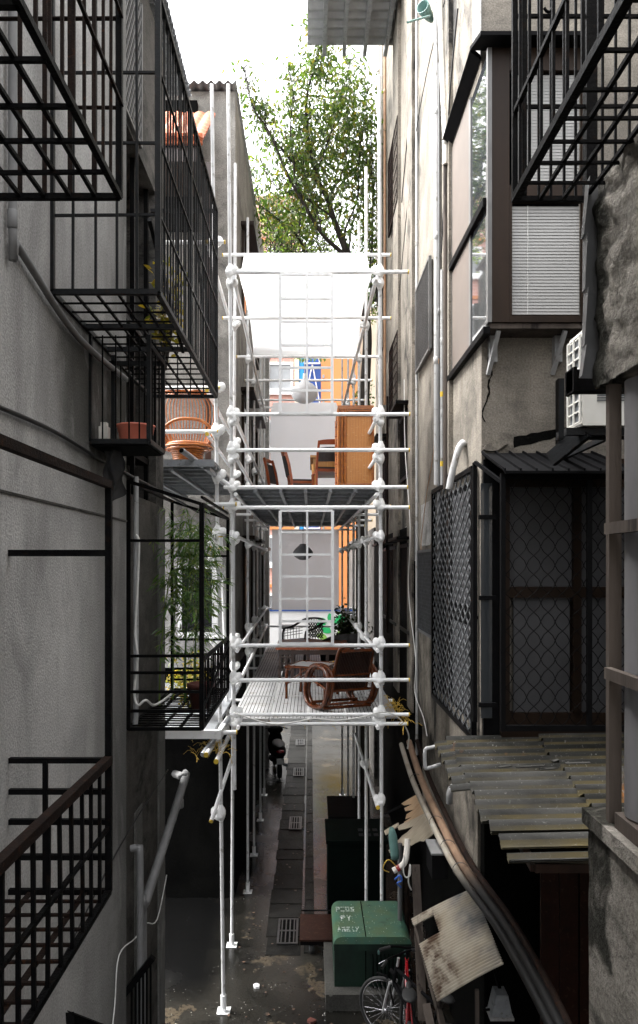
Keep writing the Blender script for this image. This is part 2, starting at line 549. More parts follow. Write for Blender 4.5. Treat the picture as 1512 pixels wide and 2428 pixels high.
M_SLAB = concrete('drain_slab', (0.022, 0.0215, 0.020), (0.009, 0.009, 0.0085), (0.005, 0.005, 0.005), 0.5, 3, 60, 1.6, rough=0.22)
M_STEELGR = pm('grate_steel', (0.075, 0.075, 0.075), (0.05, 0.05, 0.05), 10, 0.4, 0.5)
M_BROWNPL = pm('brown_board', (0.028, 0.010, 0.006), (0.016, 0.006, 0.004), 8, 0.4, 0, 0.1, c3=(0.045, 0.025, 0.017), spec=.2)


def glass(name, tint, rough=0.04):
    m, nt, bs = nodes(name)
    nz = tex(nt, 0.7, detail=3)
    nt.links.new(mix(nt, nz, tint, tuple(x * 0.6 for x in tint)), bs.inputs['Base Color'])
    bs.inputs['Roughness'].default_value = rough
    bs.inputs['Specular IOR Level'].default_value = 0.9
    bs.inputs['Coat Weight'].default_value = 0.6
    bs.inputs['Coat Roughness'].default_value = 0.02
    MATS[name] = m
    return m


M_GLASS = glass('window_glass', (0.05, 0.055, 0.06))
M_GLASSDK = glass('dark_window_glass', (0.018, 0.02, 0.022))


def thin(name, col, trans, w_t=0.5, rough=0.8, island=None, patch=None):
    """cloth, plastic sheet or leaf that lets light through"""
    m, nt, bs = nodes(name)
    c = None
    if island:
        gi = N(nt, 'ShaderNodeNewGeometry')
        r = N(nt, 'ShaderNodeValToRGB')
        cr = r.color_ramp
        cr.elements[0].color = (*island[0], 1)
        cr.elements[1].color = (*island[-1], 1)
        for i in range(1, len(island) - 1):
            e = cr.elements.new(i / (len(island) - 1))
            e.color = (*island[i], 1)
        nt.links.new(gi.outputs['Random Per Island'], r.inputs[0])
        c = r.outputs[0]
    else:
        n1 = tex(nt, patch or 2.5, detail=5)
        c = mix(nt, ramp(nt, n1, 0.4, 0.7), col, tuple(x * 0.88 for x in col))
    nt.links.new(c, bs.inputs['Base Color'])
    bs.inputs['Roughness'].default_value = rough
    tr = N(nt, 'ShaderNodeBsdfTranslucent')
    if island:
        nt.links.new(mix(nt, 1.0, c, (*trans, 1), 'MULTIPLY'), tr.inputs['Color'])
    else:
        tr.inputs['Color'].default_value = (*trans, 1)
    ms = N(nt, 'ShaderNodeMixShader')
    ms.inputs[0].default_value = w_t
    out = nt.nodes['Material Output']
    nt.links.new(bs.outputs[0], ms.inputs[1])
    nt.links.new(tr.outputs[0], ms.inputs[2])
    nt.links.new(ms.outputs[0], out.inputs['Surface'])
    MATS[name] = m
    return m


M_TARP = thin('white_tarpaulin', (0.9, 0.9, 0.9), (0.97, 0.97, 0.97), 0.7, 0.6)
M_SHEET = thin('white_mesh_sheet', (0.78, 0.78, 0.79), (0.95, 0.95, 0.96), 0.72, 0.8, patch=1.2)
M_LEAF = thin('glossy_leaf', None, (1.9, 2.0, 1.0), 0.42, 0.35, island=[(0.022, 0.045, 0.010), (0.036, 0.070, 0.013), (0.06, 0.098, 0.018), (0.085, 0.115, 0.026), (0.13, 0.105, 0.02)])
M_LEAFLIME = thin('lime_leaf', None, (2.0, 2.2, 0.9), 0.5, 0.4, island=[(0.05, 0.085, 0.014), (0.075, 0.115, 0.02), (0.12, 0.13, 0.024)])
M_BAMBOO = thin('bamboo_leaf', None, (1.8, 2.0, 1.0), 0.35, 0.32, island=[(0.025, 0.065, 0.014), (0.05, 0.11, 0.022), (0.09, 0.15, 0.035), (0.14, 0.16, 0.03)])
M_YELLEAF = thin('yellowing_leaf', None, (1.8, 1.8, 0.8), 0.4, 0.4, island=[(0.10, 0.13, 0.02), (0.20, 0.17, 0.02), (0.28, 0.19, 0.02)])
M_LAMPW = thin('white_lamp_paper', (0.74, 0.74, 0.75), (0.6, 0.6, 0.6), 0.3, 0.6)
M_LAMPG = pm('grey_lamp_shade', (0.13, 0.13, 0.135), (0.10, 0.10, 0.105), 6, 0.55)


def m_ground():
    m, nt, bs = nodes('wet_concrete')
    a = tex(nt, 0.55, detail=9, dist=0.8)
    col = mix(nt, ramp(nt, a, 0.38, 0.62), (0.026, 0.024, 0.020), (0.008, 0.0078, 0.0068))
    b = tex(nt, 1.4, detail=6, off=(4, 1, 0))
    col = mix(nt, ramp(nt, b, 0.60, 0.615), col, (0.062, 0.050, 0.035))
    g = tex(nt, 26, detail=8, rough=0.7)
    col = mix(nt, ramp(nt, g, 0.48, 0.66), col, (0.007, 0.007, 0.006))
    c = tex(nt, 1.1, kind='edge')
    g2 = tex(nt, 9, detail=4)
    mm = N(nt, 'ShaderNodeMath', operation='MULTIPLY_ADD')
    nt.links.new(g2, mm.inputs[0]); mm.inputs[1].default_value = 0.09
    nt.links.new(c, mm.inputs[2])
    col = mix(nt, ramp(nt, mm.outputs[0], 0.042, 0.055), (0.02, 0.02, 0.018), col)
    v = N(nt, 'ShaderNodeTexVoronoi')
    v.inputs['Scale'].default_value = 17
    tc = N(nt, 'ShaderNodeTexCoord')
    nt.links.new(tc.outputs['Object'], v.inputs[0])
    sp = ramp(nt, v.outputs['Distance'], 0.07, 0.11, (1, 1, 1, 1), (0, 0, 0, 1))
    kz = tex(nt, 3.1, detail=2, off=(9, 4, 0))
    sp = mix(nt, 1.0, sp, ramp(nt, kz, 0.45, 0.6), 'MULTIPLY')
    col = mix(nt, sp, col, (0.55, 0.54, 0.5))
    # shade under the left yard deck, painted into the floor colour
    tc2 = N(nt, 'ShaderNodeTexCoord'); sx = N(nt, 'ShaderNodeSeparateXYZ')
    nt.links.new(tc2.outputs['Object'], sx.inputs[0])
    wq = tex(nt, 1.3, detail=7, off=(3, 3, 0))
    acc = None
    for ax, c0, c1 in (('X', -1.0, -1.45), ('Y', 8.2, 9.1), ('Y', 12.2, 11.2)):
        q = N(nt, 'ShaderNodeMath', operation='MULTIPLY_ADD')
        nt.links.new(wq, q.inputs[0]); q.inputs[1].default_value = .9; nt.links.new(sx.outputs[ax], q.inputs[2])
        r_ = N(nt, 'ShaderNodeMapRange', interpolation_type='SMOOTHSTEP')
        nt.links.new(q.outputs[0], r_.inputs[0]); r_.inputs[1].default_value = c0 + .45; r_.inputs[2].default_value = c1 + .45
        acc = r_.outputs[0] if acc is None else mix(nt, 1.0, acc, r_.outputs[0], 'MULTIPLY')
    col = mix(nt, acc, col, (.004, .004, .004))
    nt.links.new(col, bs.inputs['Base Color'])
    bs.inputs['Specular IOR Level'].default_value = 0.4
    wet = tex(nt, 0.8, detail=5, off=(1, 8, 0))
    nt.links.new(ramp(nt, wet, 0.4, 0.62, (0.07, 0.07, 0.07, 1), (0.34, 0.34, 0.34, 1)), bs.inputs['Roughness'])
    bump(nt, bs, g, 0.25, 0.01)
    return m


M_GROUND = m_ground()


def m_brick(name, c1, c2, mortar, scale, rw=0.5, rh=0.25):
    m, nt, bs = nodes(name)
    tc = N(nt, 'ShaderNodeTexCoord')
    mp = N(nt, 'ShaderNodeMapping')
    mp.inputs['Rotation'].default_value = (math.radians(90), 0, 0)
    nt.links.new(tc.outputs['Object'], mp.inputs[0])
    b = N(nt, 'ShaderNodeTexBrick')
    b.inputs['Color1'].default_value = (*c1, 1)
    b.inputs['Color2'].default_value = (*c2, 1)
    b.inputs['Mortar'].default_value = (*mortar, 1)
    b.inputs['Scale'].default_value = scale
    b.inputs['Mortar Size'].default_value = 0.015
    nt.links.new(mp.outputs[0], b.inputs[0])
    nt.links.new(b.outputs[0], bs.inputs['Base Color'])
    bs.inputs['Roughness'].default_value = 0.8
    MATS[name] = m
    return m


M_PINKBRICK = m_brick('pink_brick', (0.60, 0.33, 0.27), (0.56, 0.30, 0.25), (0.66, 0.45, 0.38), 1.6)


def m_asbestos():
    m, nt, bs = nodes('mossy_asbestos_sheet')
    a = tex(nt, 2.2, (0.5, 1, 1), detail=9)
    col = mix(nt, ramp(nt, a, 0.42, 0.58), (0.055, 0.054, 0.050), (0.014, 0.014, 0.012))
    tc = N(nt, 'ShaderNodeTexCoord')
    sx = N(nt, 'ShaderNodeSeparateXYZ')
    nt.links.new(tc.outputs['Object'], sx.inputs[0])
    m1 = N(nt, 'ShaderNodeMath', operation='MULTIPLY_ADD')
    nt.links.new(sx.outputs['Y'], m1.inputs[0]); m1.inputs[1].default_value = -2 * math.pi / 0.146; m1.inputs[2].default_value = 0.96 * 2 * math.pi / 0.146
    m2 = N(nt, 'ShaderNodeMath', operation='SINE')
    nt.links.new(m1.outputs[0], m2.inputs[0])
    val = ramp(nt, m2.outputs[0], 0.0, 0.16, (1, 1, 1, 1), (0, 0, 0, 1))   # moss and washed down grit lie in the valleys
    b = tex(nt, 1.6, (0.6, 1, 1), detail=7, off=(2, 3, 1))
    col = mix(nt, mix(nt, 1.0, val, ramp(nt, b, 0.38, 0.62), 'MULTIPLY'), col, (0.085, 0.068, 0.03))
    c = tex(nt, 1.5, detail=6, off=(8, 1, 3))
    col = mix(nt, ramp(nt, c, 0.62, 0.72), col, (0.20, 0.085, 0.025))
    g = tex(nt, 45, detail=6)
    col = mix(nt, ramp(nt, g, 0.62, 0.72), col, (0.16, 0.157, 0.147))
    nt.links.new(col, bs.inputs['Base Color'])
    bs.inputs['Roughness'].default_value = 0.6
    bs.inputs['Specular IOR Level'].default_value = 0.15
    bump(nt, bs, g, 0.25, 0.01)
    return m


M_ASB = m_asbestos()


def m_cream():
    m, nt, bs = nodes('sunbleached_plastic')
    a = tex(nt, 3, detail=7)
    col = mix(nt, ramp(nt, a, 0.4, 0.65), (0.37, 0.335, 0.275), (0.29, 0.25, 0.19))
    tc = N(nt, 'ShaderNodeTexCoord'); sx = N(nt, 'ShaderNodeSeparateXYZ')
    nt.links.new(tc.outputs['Object'], sx.inputs[0])
    def band(c0, c1, wob, off):
        q = N(nt, 'ShaderNodeMath', operation='MULTIPLY_ADD')
        nt.links.new(tex(nt, 4, detail=6, off=off), q.inputs[0]); q.inputs[1].default_value = wob
        nt.links.new(sx.outputs['X'], q.inputs[2])
        r_ = N(nt, 'ShaderNodeMapRange', interpolation_type='SMOOTHSTEP')
        nt.links.new(q.outputs[0], r_.inputs[0]); r_.inputs[1].default_value = c0 + wob * .5; r_.inputs[2].default_value = c1 + wob * .5
        return r_.outputs[0]
    soot = mix(nt, 1.0, band(.0, .22, .25, (1, 2, 3)), ramp(nt, tex(nt, 2.2, detail=3, off=(1.9, .4, 3)), 0.40, 0.60), 'MULTIPLY')
    col = mix(nt, soot, col, (0.10, 0.10, 0.105))
    b = tex(nt, 5.5, (1, .6, 1), detail=8, dist=0.3, off=(0.6, 1.3, 0.2))
    br_ = mix(nt, 1.0, band(.02, -.06, .12, (7, 2, 1)), ramp(nt, b, 0.46, 0.60), 'MULTIPLY')
    br_ = mix(nt, 1.0, br_, band(-.26, -.17, .10, (3, 3, 9)), 'MULTIPLY')
    col = mix(nt, br_, col, (0.06, 0.030, 0.014))
    nt.links.new(col, bs.inputs['Base Color'])
    bs.inputs['Roughness'].default_value = 0.4
    return m


M_CREAMPL = m_cream()


def m_greenbox():
    m, nt, bs = nodes('chipped_green_paint')
    a = tex(nt, 4, detail=7)
    col = mix(nt, ramp(nt, a, 0.4, 0.62), (0.06, 0.15, 0.108), (0.09, 0.145, 0.075))
    b = tex(nt, 6, (1, 1, 0.4), detail=6, off=(3, 3, 3))
    col = mix(nt, ramp(nt, b, 0.56, 0.7), col, (0.035, 0.07, 0.05))
    v = N(nt, 'ShaderNodeTexVoronoi')
    v.inputs['Scale'].default_value = 26
    tc = N(nt, 'ShaderNodeTexCoord')
    nt.links.new(tc.outputs['Object'], v.inputs[0])
    col = mix(nt, ramp(nt, v.outputs['Distance'], 0.07, 0.12, (1, 1, 1, 1), (0, 0, 0, 1)), col, (0.42, 0.45, 0.4))
    nt.links.new(col, bs.inputs['Base Color'])
    bs.inputs['Roughness'].default_value = 0.38
    bump(nt, bs, tex(nt, 14), 0.15, 0.01)
    return m


M_GREEN = m_greenbox()
M_CREAMPALE = pm('pale_split_plastic', (0.52, 0.45, 0.34), (0.40, 0.33, 0.24), 7, .5, 0, .3, (1, 4, 1))
# ================================================================== SETTING
g = MB().add([(-150, -120, 0), (150, -120, 0), (150, 400, 0), (-150, 400, 0)], [(0, 1, 2, 3)])
tag(g.build('ground', M_GROUND, base=(0, 0, 0)), kind='structure')

# covered drain down the alley: loose slabs, gutter line
mb = MB()
y = 9.55
while y < 24:
    L = R.uniform(0.42, 0.62)
    dz = R.uniform(0, 0.012)
    mb.box(-0.60 + R.uniform(-.02, .02), -0.12 + R.uniform(-.01, .01), y, y + L - 0.03, -0.02, 0.006 + dz)
    y += L
tag(mb.build('drain_path', M_SLAB), kind='structure')
mb = MB()
y = 9.6
while y < 24:
    L = R.uniform(0.5, 0.8)
    mb.box(-0.085, 0.06, y, y + L - 0.025, -0.02, 0.008 + R.uniform(0, .006))
    y += L
tag(mb.build('gutter_path', M_SLAB), kind='structure')

# ---- left building close by
lb = thing('concrete_building', 'grey rendered building with the long blank wall behind the black window cages', 'building', (-2.5, 2, 0))
MB().box(-5, -1.5, -5, 5.85, 0, hh(6.3)).build('wall', M_LEFT, lb)
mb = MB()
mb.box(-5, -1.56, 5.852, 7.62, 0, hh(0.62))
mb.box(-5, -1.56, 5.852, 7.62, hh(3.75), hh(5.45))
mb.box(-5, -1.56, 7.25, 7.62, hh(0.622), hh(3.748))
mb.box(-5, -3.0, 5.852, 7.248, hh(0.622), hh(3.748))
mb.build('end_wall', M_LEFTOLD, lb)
# pale stripes of newer render on the end wall and a slender pilaster
mb = MB()
mb.box(-1.559, -1.535, 5.86, 5.98, 0, hh(0.6))
mb.box(-1.559, -1.548, 6.35, 6.62, 0, hh(-2.2))
mb.box(-1.559, -1.54, 7.32, 7.615, 0, hh(0.60))
mb.build('pilaster', M_LEFT, lb)
MB().box(-1.5, -1.492, -4, 5.845, hh(0.352), hh(0.366)).build('wall_joint', M_LEFTOLD, lb)
# corrugated eave over the end wall
mb = MB()
mb.grid(lambda u, v: Vector((-2.8 + 1.36 * v, 5.9 + 2.8 * u, hh(5.72) + 0.02 * math.sin(u * 2.8 / 0.09 * 2 * math.pi) - 0.02 * v)), 240, 2)
mb.grid(lambda u, v: Vector((-2.8 + 1.36 * v, 5.9 + 2.8 * u, hh(5.705) + 0.02 * math.sin(u * 2.8 / 0.09 * 2 * math.pi) - 0.02 * v)), 240, 2)
mb.build('eave', M_GALV, lb)
# dark shelf and frames in the opening
mb = MB()
mb.box(-2.9, -1.6, 6.0, 7.2, hh(2.15), hh(2.2))
mb.box(-2.9, -1.62, 6.0, 7.2, hh(1.0), hh(1.06))
for yy in (6.0, 6.6, 7.15):
    mb.box(-1.66, -1.62, yy, yy + .04, hh(0.62), hh(3.75))
mb.build('window_frame', M_IRON, lb)
mb = MB()
mb.lattice((-1.54, 5.9, hh(3.8)), (0, 1, 0), (0, 0, 1), 0.62, 1.3, 0.07, 0.12, 0.012)
mb.bar((-1.54, 5.9, hh(3.8)), (-1.54, 6.52, hh(3.8)), 0.03)
mb.bar((-1.54, 6.52, hh(3.8)), (-1.54, 6.52, hh(5.1)), 0.03)
mb.build('lattice_screen', M_ALU, lb)

# ---- second block on the left: the wall that faces us, then its long alley side
X2 = -1.17
b2 = thing('plaster_block', 'old plastered block on the left with a corrugated roof and a dark window', 'building', (-3, 14, 0))
mb = MB()
mb.box(-6, X2, 11.2, 18.6, hh(-1.6), hh(7.4))
mb.build('wall', M_BLOCK2, b2)
MB().box(-6, X2 - .01, 11.21, 18.6, 0, hh(-1.602)).build('ground_floor', M_SOOTSHADE, b2)  # near black colour stands in for the shade below the yard deck
mb = MB()
mb.box(-4.4, X2 - .32, 11.17, 11.198, hh(-1.598), hh(0.75))
mb.build('pale_panel', M_PLASTER, b2)
fr = MB()
for a, b in (((-2.05, 0), (-1.99, 0)), ((-1.52, 0), (-1.44, 0))):
    fr.box(a[0], b[0], 11.10, 11.168, hh(-1.09), hh(0.0))
fr.box(-1.988, -1.522, 11.10, 11.168, hh(-1.12), hh(-1.04))
fr.box(-1.988, -1.522, 11.10, 11.168, hh(-.06), hh(0.0))
wf = fr.build('window', M_WHITE, b2)
MB().box(-1.985, -1.525, 11.14, 11.166, hh(-1.038), hh(-.062)).build('pane', M_GLASSDK, wf)
MB().box(-1.42, -1.30, 11.05, 11.168, hh(-1.55), hh(0.1)).box(-1.29, -1.2, 11.0, 11.168, hh(-1.55), hh(-.3)).build('pilaster', M_PLASTER, b2)
rf = MB()
def roofcor(u, v):
    xx = -4.5 + 3.36 * u
    return Vector((xx, 11.05 + 7.7 * v, hh(7.45) + 0.025 * math.sin(xx / 0.13 * 2 * math.pi) + 0.25 * v))
rf.grid(roofcor, 200, 2)
rf.grid(lambda u, v: roofcor(u, v) + Vector((0, 0, -.012)), 200, 2)
rf.build('roof', M_GALV, b2)
MB().box(-6, -1.75, 11.1, 11.198, hh(5.2), hh(7.2)).build('dark_gable', M_SOOTSHADE, b2)
# windows and hoods on its alley side
for (ya, yb, za, zb) in ((12.2, 13.4, 1.4, 2.9), (14.3, 15.4, 1.4, 2.9), (12.2, 13.3, 4.3, 5.7), (14.6, 15.8, 4.3, 5.7), (12.4, 13.2, -1.5, .4), (14.2, 15.0, -1.5, .4), (16.3, 17.2, -1.4, .3)):
    wmb, pmb = MB(), MB()
    wmb.box(X2 + .002, X2 + .05, ya, yb, hh(za), hh(za + .06)); wmb.box(X2 + .002, X2 + .05, ya, yb, hh(zb - .06), hh(zb))
    wmb.box(X2 + .002, X2 + .05, ya, ya + .06, hh(za + .062), hh(zb - .062)); wmb.box(X2 + .002, X2 + .05, yb - .06, yb, hh(za + .062), hh(zb - .062))
    wmb.box(X2 + .002, X2 + .22, ya - .1, yb + .1, hh(zb + .05), hh(zb + .11))
    pmb.box(X2 + .002, X2 + .02, ya + .062, yb - .062, hh(za + .063), hh(zb - .063))
    wf = wmb.build('window', M_BRONZE, b2)
    pmb.build('pane', M_GLASSDK, wf)
# pale end pillar at the street
MB().box(X2 - .3, X2 + .1, 18.602, 19.0, 0, hh(6.8)).build('end_pillar', M_PLASTER, b2)

# orange tiled roof in the yard behind the cages
tr = thing('tiled_roof', 'small orange tiled roof in the yard behind the tall black window cage', 'roof', (-2.1, 10.1, hh(6.2)))
mb = MB()
def tilefn(u, v):
    xx = -3.0 + 1.56 * u
    vv = v * 8
    return Vector((xx, 9.6 + 1.3 * v, hh(5.72) + 1.15 * v + 0.035 * abs(math.sin(xx / 0.16 * math.pi)) - 0.03 * (vv - int(vv))))
mb.grid(tilefn, 110, 32)
mb.grid(lambda u, v: tilefn(u, v) - Vector((0, 0, .03)), 110, 32)
mb.build('tiles', M_TILE, tr)
MB().box(-3, -1.48, 9.68, 10.6, hh(5.45), hh(5.64)).box(-1.42, -1.34, 9.7, 9.78, hh(1.2), hh(5.45)).build('roof_beam', M_DARKWOOD, tr)
MB().box(-3, -1.45, 9.62, 9.67, hh(5.66), hh(5.80)).build('fascia', M_TILE, tr)

# ---- right building: facade along the alley and the return wall that faces us
XR = 1.6
rb = thing('stained_building', 'tall stained building with the long pipe hung facade on the right of the alley', 'building', (3, 12, 0))
mb = MB()
mb.box(XR, 6, 6.9, 17.5, hh(-2.3), hh(13.6))
mb.build('wall', M_RIGHT, rb)
MB().box(XR + .001, 6, 6.7, 6.898, hh(-2.3), hh(13.6)).build('return_wall', M_RETURN, rb)
MB().box(XR - .012, XR + .0005, 6.69, 7.02, hh(4.75), hh(13.6)).build('corner_render', M_PLASTER, rb)
MB().box(XR + .012, 6, 6.905, 10.3, hh(-3.35), hh(-2.301)).build('low_render', M_RIGHT, rb)
MB().box(XR + .04, 6, 6.75, 17.5, 0, hh(-2.302)).build('ground_floor', M_SOOTSHADE, rb)  # low light at the alley floor is painted into this wall
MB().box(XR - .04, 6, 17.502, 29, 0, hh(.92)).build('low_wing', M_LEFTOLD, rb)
MB().box(3.4, 6, 3.36, 6.698, 0, hh(3.2)).build('gap_wall', M_SOOTSHADE, rb)
# pale render patches and the broken plaster scar on the return wall
def jag(pts, amp, rr):
    out = []
    n = len(pts)
    for i in range(n):
        a, b = Vector(pts[i]), Vector(pts[(i + 1) % n])
        k = max(1, int((b - a).length / 0.05))
        for q in range(k):
            p = a.lerp(b, q / k)
            if q:
                p += Vector((rr.uniform(-amp, amp), 0, rr.uniform(-amp, amp)))
            out.append(p)
    return out
rr = random.Random(3)
Yr = 6.698
MB().prism(jag([P(1218, 1062, Yr), P(1218, 1036, Yr), P(1290, 1022, Yr), P(1345, 1012, Yr), P(1345, 1030, Yr), P(1290, 1044, Yr)], .008, rr), (0, .02, 0)).build('plaster_scar', M_SOOTSHADE, rb)
MB().prism(jag([P(1145, 1066, Yr), P(1150, 1056, Yr), P(1198, 1040, Yr), P(1203, 1052, Yr), P(1180, 1068, Yr), P(1152, 1070, Yr)], .006, rr), (0, -.03, 0)).build('loose_plaster', M_RIGHT, rb)
cr = MB()
ck = [(1160, 838), (1158, 862), (1166, 880), (1160, 900), (1157, 915), (1160, 932), (1154, 950), (1146, 968), (1143, 985), (1150, 1000)]
for i in range(len(ck) - 1):
    a, b = P(*ck[i], Yr - .002), P(*ck[i + 1], Yr - .002)
    m_ = a.lerp(b, .5) + Vector((rr.uniform(-.012, .012), 0, 0))
    cr.bar(a, m_, R.uniform(.010, .022), .004, (0, 1, 0)); cr.bar(m_, b, R.uniform(.006, .016), .004, (0, 1, 0))
cr.build('crack', M_SOOTSHADE, rb)
MB().box(XR + .03, 2.7, 6.65, 6.699, hh(0.985), hh(1.03)).build('plaster_ledge', M_SOOTSHADE, rb)
# patch panels on the facade
for (xa, xb, yt, yb) in ((1000, 1034, 1180, 1290), (962, 985, 1240, 1330), (1038, 1062, 1080, 1135)):
    Ya, Yb = F * XR / (xb - VX), F * XR / (xa - VX)
    za = EYE - (yb - VY) / F * Ya; zb = EYE - (yt - VY) / F * Ya
    MB().box(XR - .012, XR + .01, Ya, Yb, za, zb).build('render_patch', M_PLASTER, rb)
# pilasters and string course give the facade its vertical bands
pb = MB()
for (xa, xb) in ((938, 950), (972, 984), (1066, 1074), (905, 912)):
    Ya, Yb = F * XR / (xb - VX), F * XR / (xa - VX)
    pb.box(XR - .05, XR + .01, Ya, Yb, hh(-2.25) if xa < 1060 else hh(1.02), hh(13.5))
pb.build('pilaster', M_RIGHT, rb)
# dark sooty low windows deep in the alley
for (ya, yb, za, zb) in ((11.3, 12.3, -1.1, .35), (12.9, 13.9, -1.1, .35), (14.6, 15.6, -1.1, .35), (11.4, 12.4, 1.4, 2.5), (14.8, 15.9, 1.3, 2.6), (15.2, 16.4, 4.6, 6.0)):
    wmb, pmb = MB(), MB()
    wmb.box(XR - .06, XR - .002, ya, yb, hh(za), hh(za + .06)); wmb.box(XR - .06, XR - .002, ya, yb, hh(zb - .06), hh(zb))
    for q in range(9):
        yq = ya + (yb - ya - .03) * q / 8
        wmb.box(XR - .05, XR - .02, yq, yq + .03, hh(za + .062), hh(zb - .062))
    wmb.box(XR - .25, XR - .002, ya - .1, yb + .1, hh(zb + .05), hh(zb + .10))
    pmb.box(XR - .015, XR - .002, ya, yb, hh(za + .063), hh(zb - .063))
    wf = wmb.build('window', M_IRON, rb)
    pmb.build('pane', M_GLASSDK, wf)
MB().box(XR - .02, XR + .003, 10.9, 17.4, hh(-2.29), hh(.62)).build('sooty_band', M_SOOTSHADE, rb)
# steel roof over the alley, far end
er = MB()
def eav(u, v):
    yy = 12.2 + 1.7 * v
    return Vector((-.05 + 1.75 * u, yy, hh(10.05) + 0.03 * math.sin(yy / 0.22 * 2 * math.pi)))
er.grid(eav, 2, 240)
er.grid(lambda u, v: eav(u, v) + Vector((0, 0, .015)), 2, 240)
ev = er.build('eave', pm('pale_galvanised_sheet', (.36, .37, .37), (.26, .265, .265), 3, .5), rb)
er = MB()
for xx in (.24, .62, 1.02, 1.42):
    er.box(xx, xx + .07, 12.2, 13.9, hh(9.86), hh(10.005))
er.build('rafter', M_GALV, ev)

# ---- near right building: rough spandrel, low wall, the balcony recess above it
nb = thing('rough_building', 'rough concrete building corner on the right with a timber framed opening above a low wall', 'building', (2.2, 1, 0))
XN = 1.3
def rough(x0, ya, yb, za, zb, ny, nz, amp, seed):
    """one face of rough cast concrete at x0, and the end face at yb, as a displaced shell"""
    def nz3(p):
        q = p * 7
        return noise.noise(q + Vector((seed, 0, 0))) * .5 + noise.noise(q * 2.7) * .3 + noise.noise(q * 6.1) * .2
    def fn(u, v):
        s_ = u * ((yb - ya) + .5)
        zz = za + (zb - za) * v
        if s_ <= yb - ya:
            p = Vector((x0, ya + s_, zz)); nr = Vector((-1, 0, 0))
            if s_ > yb - ya - .04: nr = Vector((-.7, .7, 0))
        else:
            p = Vector((x0 + s_ - (yb - ya), yb, zz)); nr = Vector((0, 1, 0))
        return p + nr * (nz3(p) * amp)
    return fn
mb = MB()
mb.grid(rough(XN, -1, 3.26, hh(.80), hh(1.72), 150, 40, .05, 1.0), 190, 40, smooth=True)
mb.box(XN + .05, XN + .5, -1, 3.2, hh(.81), hh(1.71))
mb.build('spandrel', M_ROUGH, nb)
mb = MB()
mb.grid(rough(XN, -1, 3.36, 0, hh(-1.20), 150, 60, .015, 5.0), 150, 60, smooth=True)
mb.box(XN + .05, XN + .6, -1, 3.3, 0, hh(-1.21))
mb.build('low_wall', M_ROUGH, nb)
mb = MB()
mb.box(XN - .02, XN + .6, -1, 3.38, hh(-1.21), hh(-1.14))
mb.build('sill', M_ROUGH, nb)
MB().box(2.6, 5, -5, 3.3, 0, hh(6)).build('set_back_wall', M_RETURN, nb)
# bent metal flashing on the spandrel's end
mb = MB()
rr = random.Random(9)
pts = [(hh(1.74), 3.27), (hh(1.5), 3.30), (hh(1.25), 3.29), (hh(1.0), 3.31), (hh(.86), 3.30)]
for i in range(len(pts) - 1):
    (z0, y0), (z1, y1) = pts[i], pts[i + 1]
    o = rr.uniform(.0, .02)
    mb.add([(XN - .045, y0, z0), (XN - .045 - o, y1, z1), (XN + .10, y1 + .01, z1), (XN + .10, y0 + .01, z0)], [(0, 1, 2, 3)])
    mb.add([(XN - .05, y0 - .07, z0), (XN - .05 - o, y1 - .05, z1), (XN - .045 - o, y1, z1), (XN - .045, y0, z0)], [(0, 1, 2, 3)])
mb.build('metal_flashing', M_PVCDK, nb)
# timber frame and metal sheet in the opening
tf = MB()
tf.box(XN + .02, XN + .075, 3.165, 3.20, hh(-1.137), hh(.80))
tf.box(XN + .02, XN + .10, .5, 3.108, hh(-1.137), hh(-1.07))
for H_ in (.165, -.47):
    tf.box(XN - .005, XN + .03, .5, 3.16, hh(H_ - .03), hh(H_ + .02))
tfo = tf.build('timber_frame', M_WOODOLD, nb)
tag(tfo, 'weathered brown timber post and rails')
mb = MB()
mb.grid(lambda u, v: Vector((XN + .045 + .014 * math.sin(u * 30 * math.pi) , -.2 + 3.27 * u, hh(-1.06) + 1.84 * v)), 240, 1)
mb.grid(lambda u, v: Vector((XN + .053 + .014 * math.sin(u * 30 * math.pi) , -.2 + 3.27 * u, hh(-1.06) + 1.84 * v)), 240, 1)
mb.build('metal_sheet', M_GALVDIM, nb)
mb = MB()
mb.box(XN - .33, XN + .1, 4.02, 4.10, hh(1.02), hh(1.10))
# steel stub
sb = MB().box(1.50, 1.85, 4.1, 4.2, hh(1.0), hh(1.12)).box(1.50, 1.52, 4.08, 4.22, hh(.99), hh(1.13))
tag(sb.build('steel_beam', M_IRON), 'short black steel beam end jutting out in front of the air conditioner', 'beam')

# ---- the street beyond
fb = thing('brick_building', 'pink brick building with white framed windows across the street at the alley end', 'building', (-2, 36, 0))
MB().box(-9, -.52, 33, 40, 0, hh(17)).build('wall', M_PINKBRICK, fb)
wmb, pmb, bmb = MB(), MB(), MB()
for k in range(7):
    z0 = hh(-2.64 + 2.65 * k)
    for xa in (-6.6, -4.6, -1.85):
        win = MB()
        xb = xa + .95
        win.box(xa - .12, xa, 32.9, 32.998, z0, z0 + 1.36); win.box(xb, xb + .12, 32.9, 32.998, z0, z0 + 1.36)
        win.box(xa, xb, 32.9, 32.998, z0, z0 + .14); win.box(xa, xb, 32.9, 32.998, z0 + 1.24, z0 + 1.36)
        win.box(xa + .44, xa + .51, 32.93, 32.998, z0 + .142, z0 + 1.238)
        win.box(xa - .18, xb + .18, 32.82, 32.998, z0 - .14, z0 - .002)
        wo_ = win.build('window', M_WHITE, fb)
        MB().box(xa + .002, xb - .002, 32.96, 32.99, z0 + .143, z0 + 1.237).build('pane', M_FROST, wo_)
    bmb.box(-9, -.5, 32.92, 32.998, z0 + 1.62, z0 + 1.76)
bmb.build('string_course', M_ORANGE, fb)
MB().box(-.72, -.515, 32.85, 33.3, 0, hh(17.2)).build('corner_strip', M_CREAM, fb)

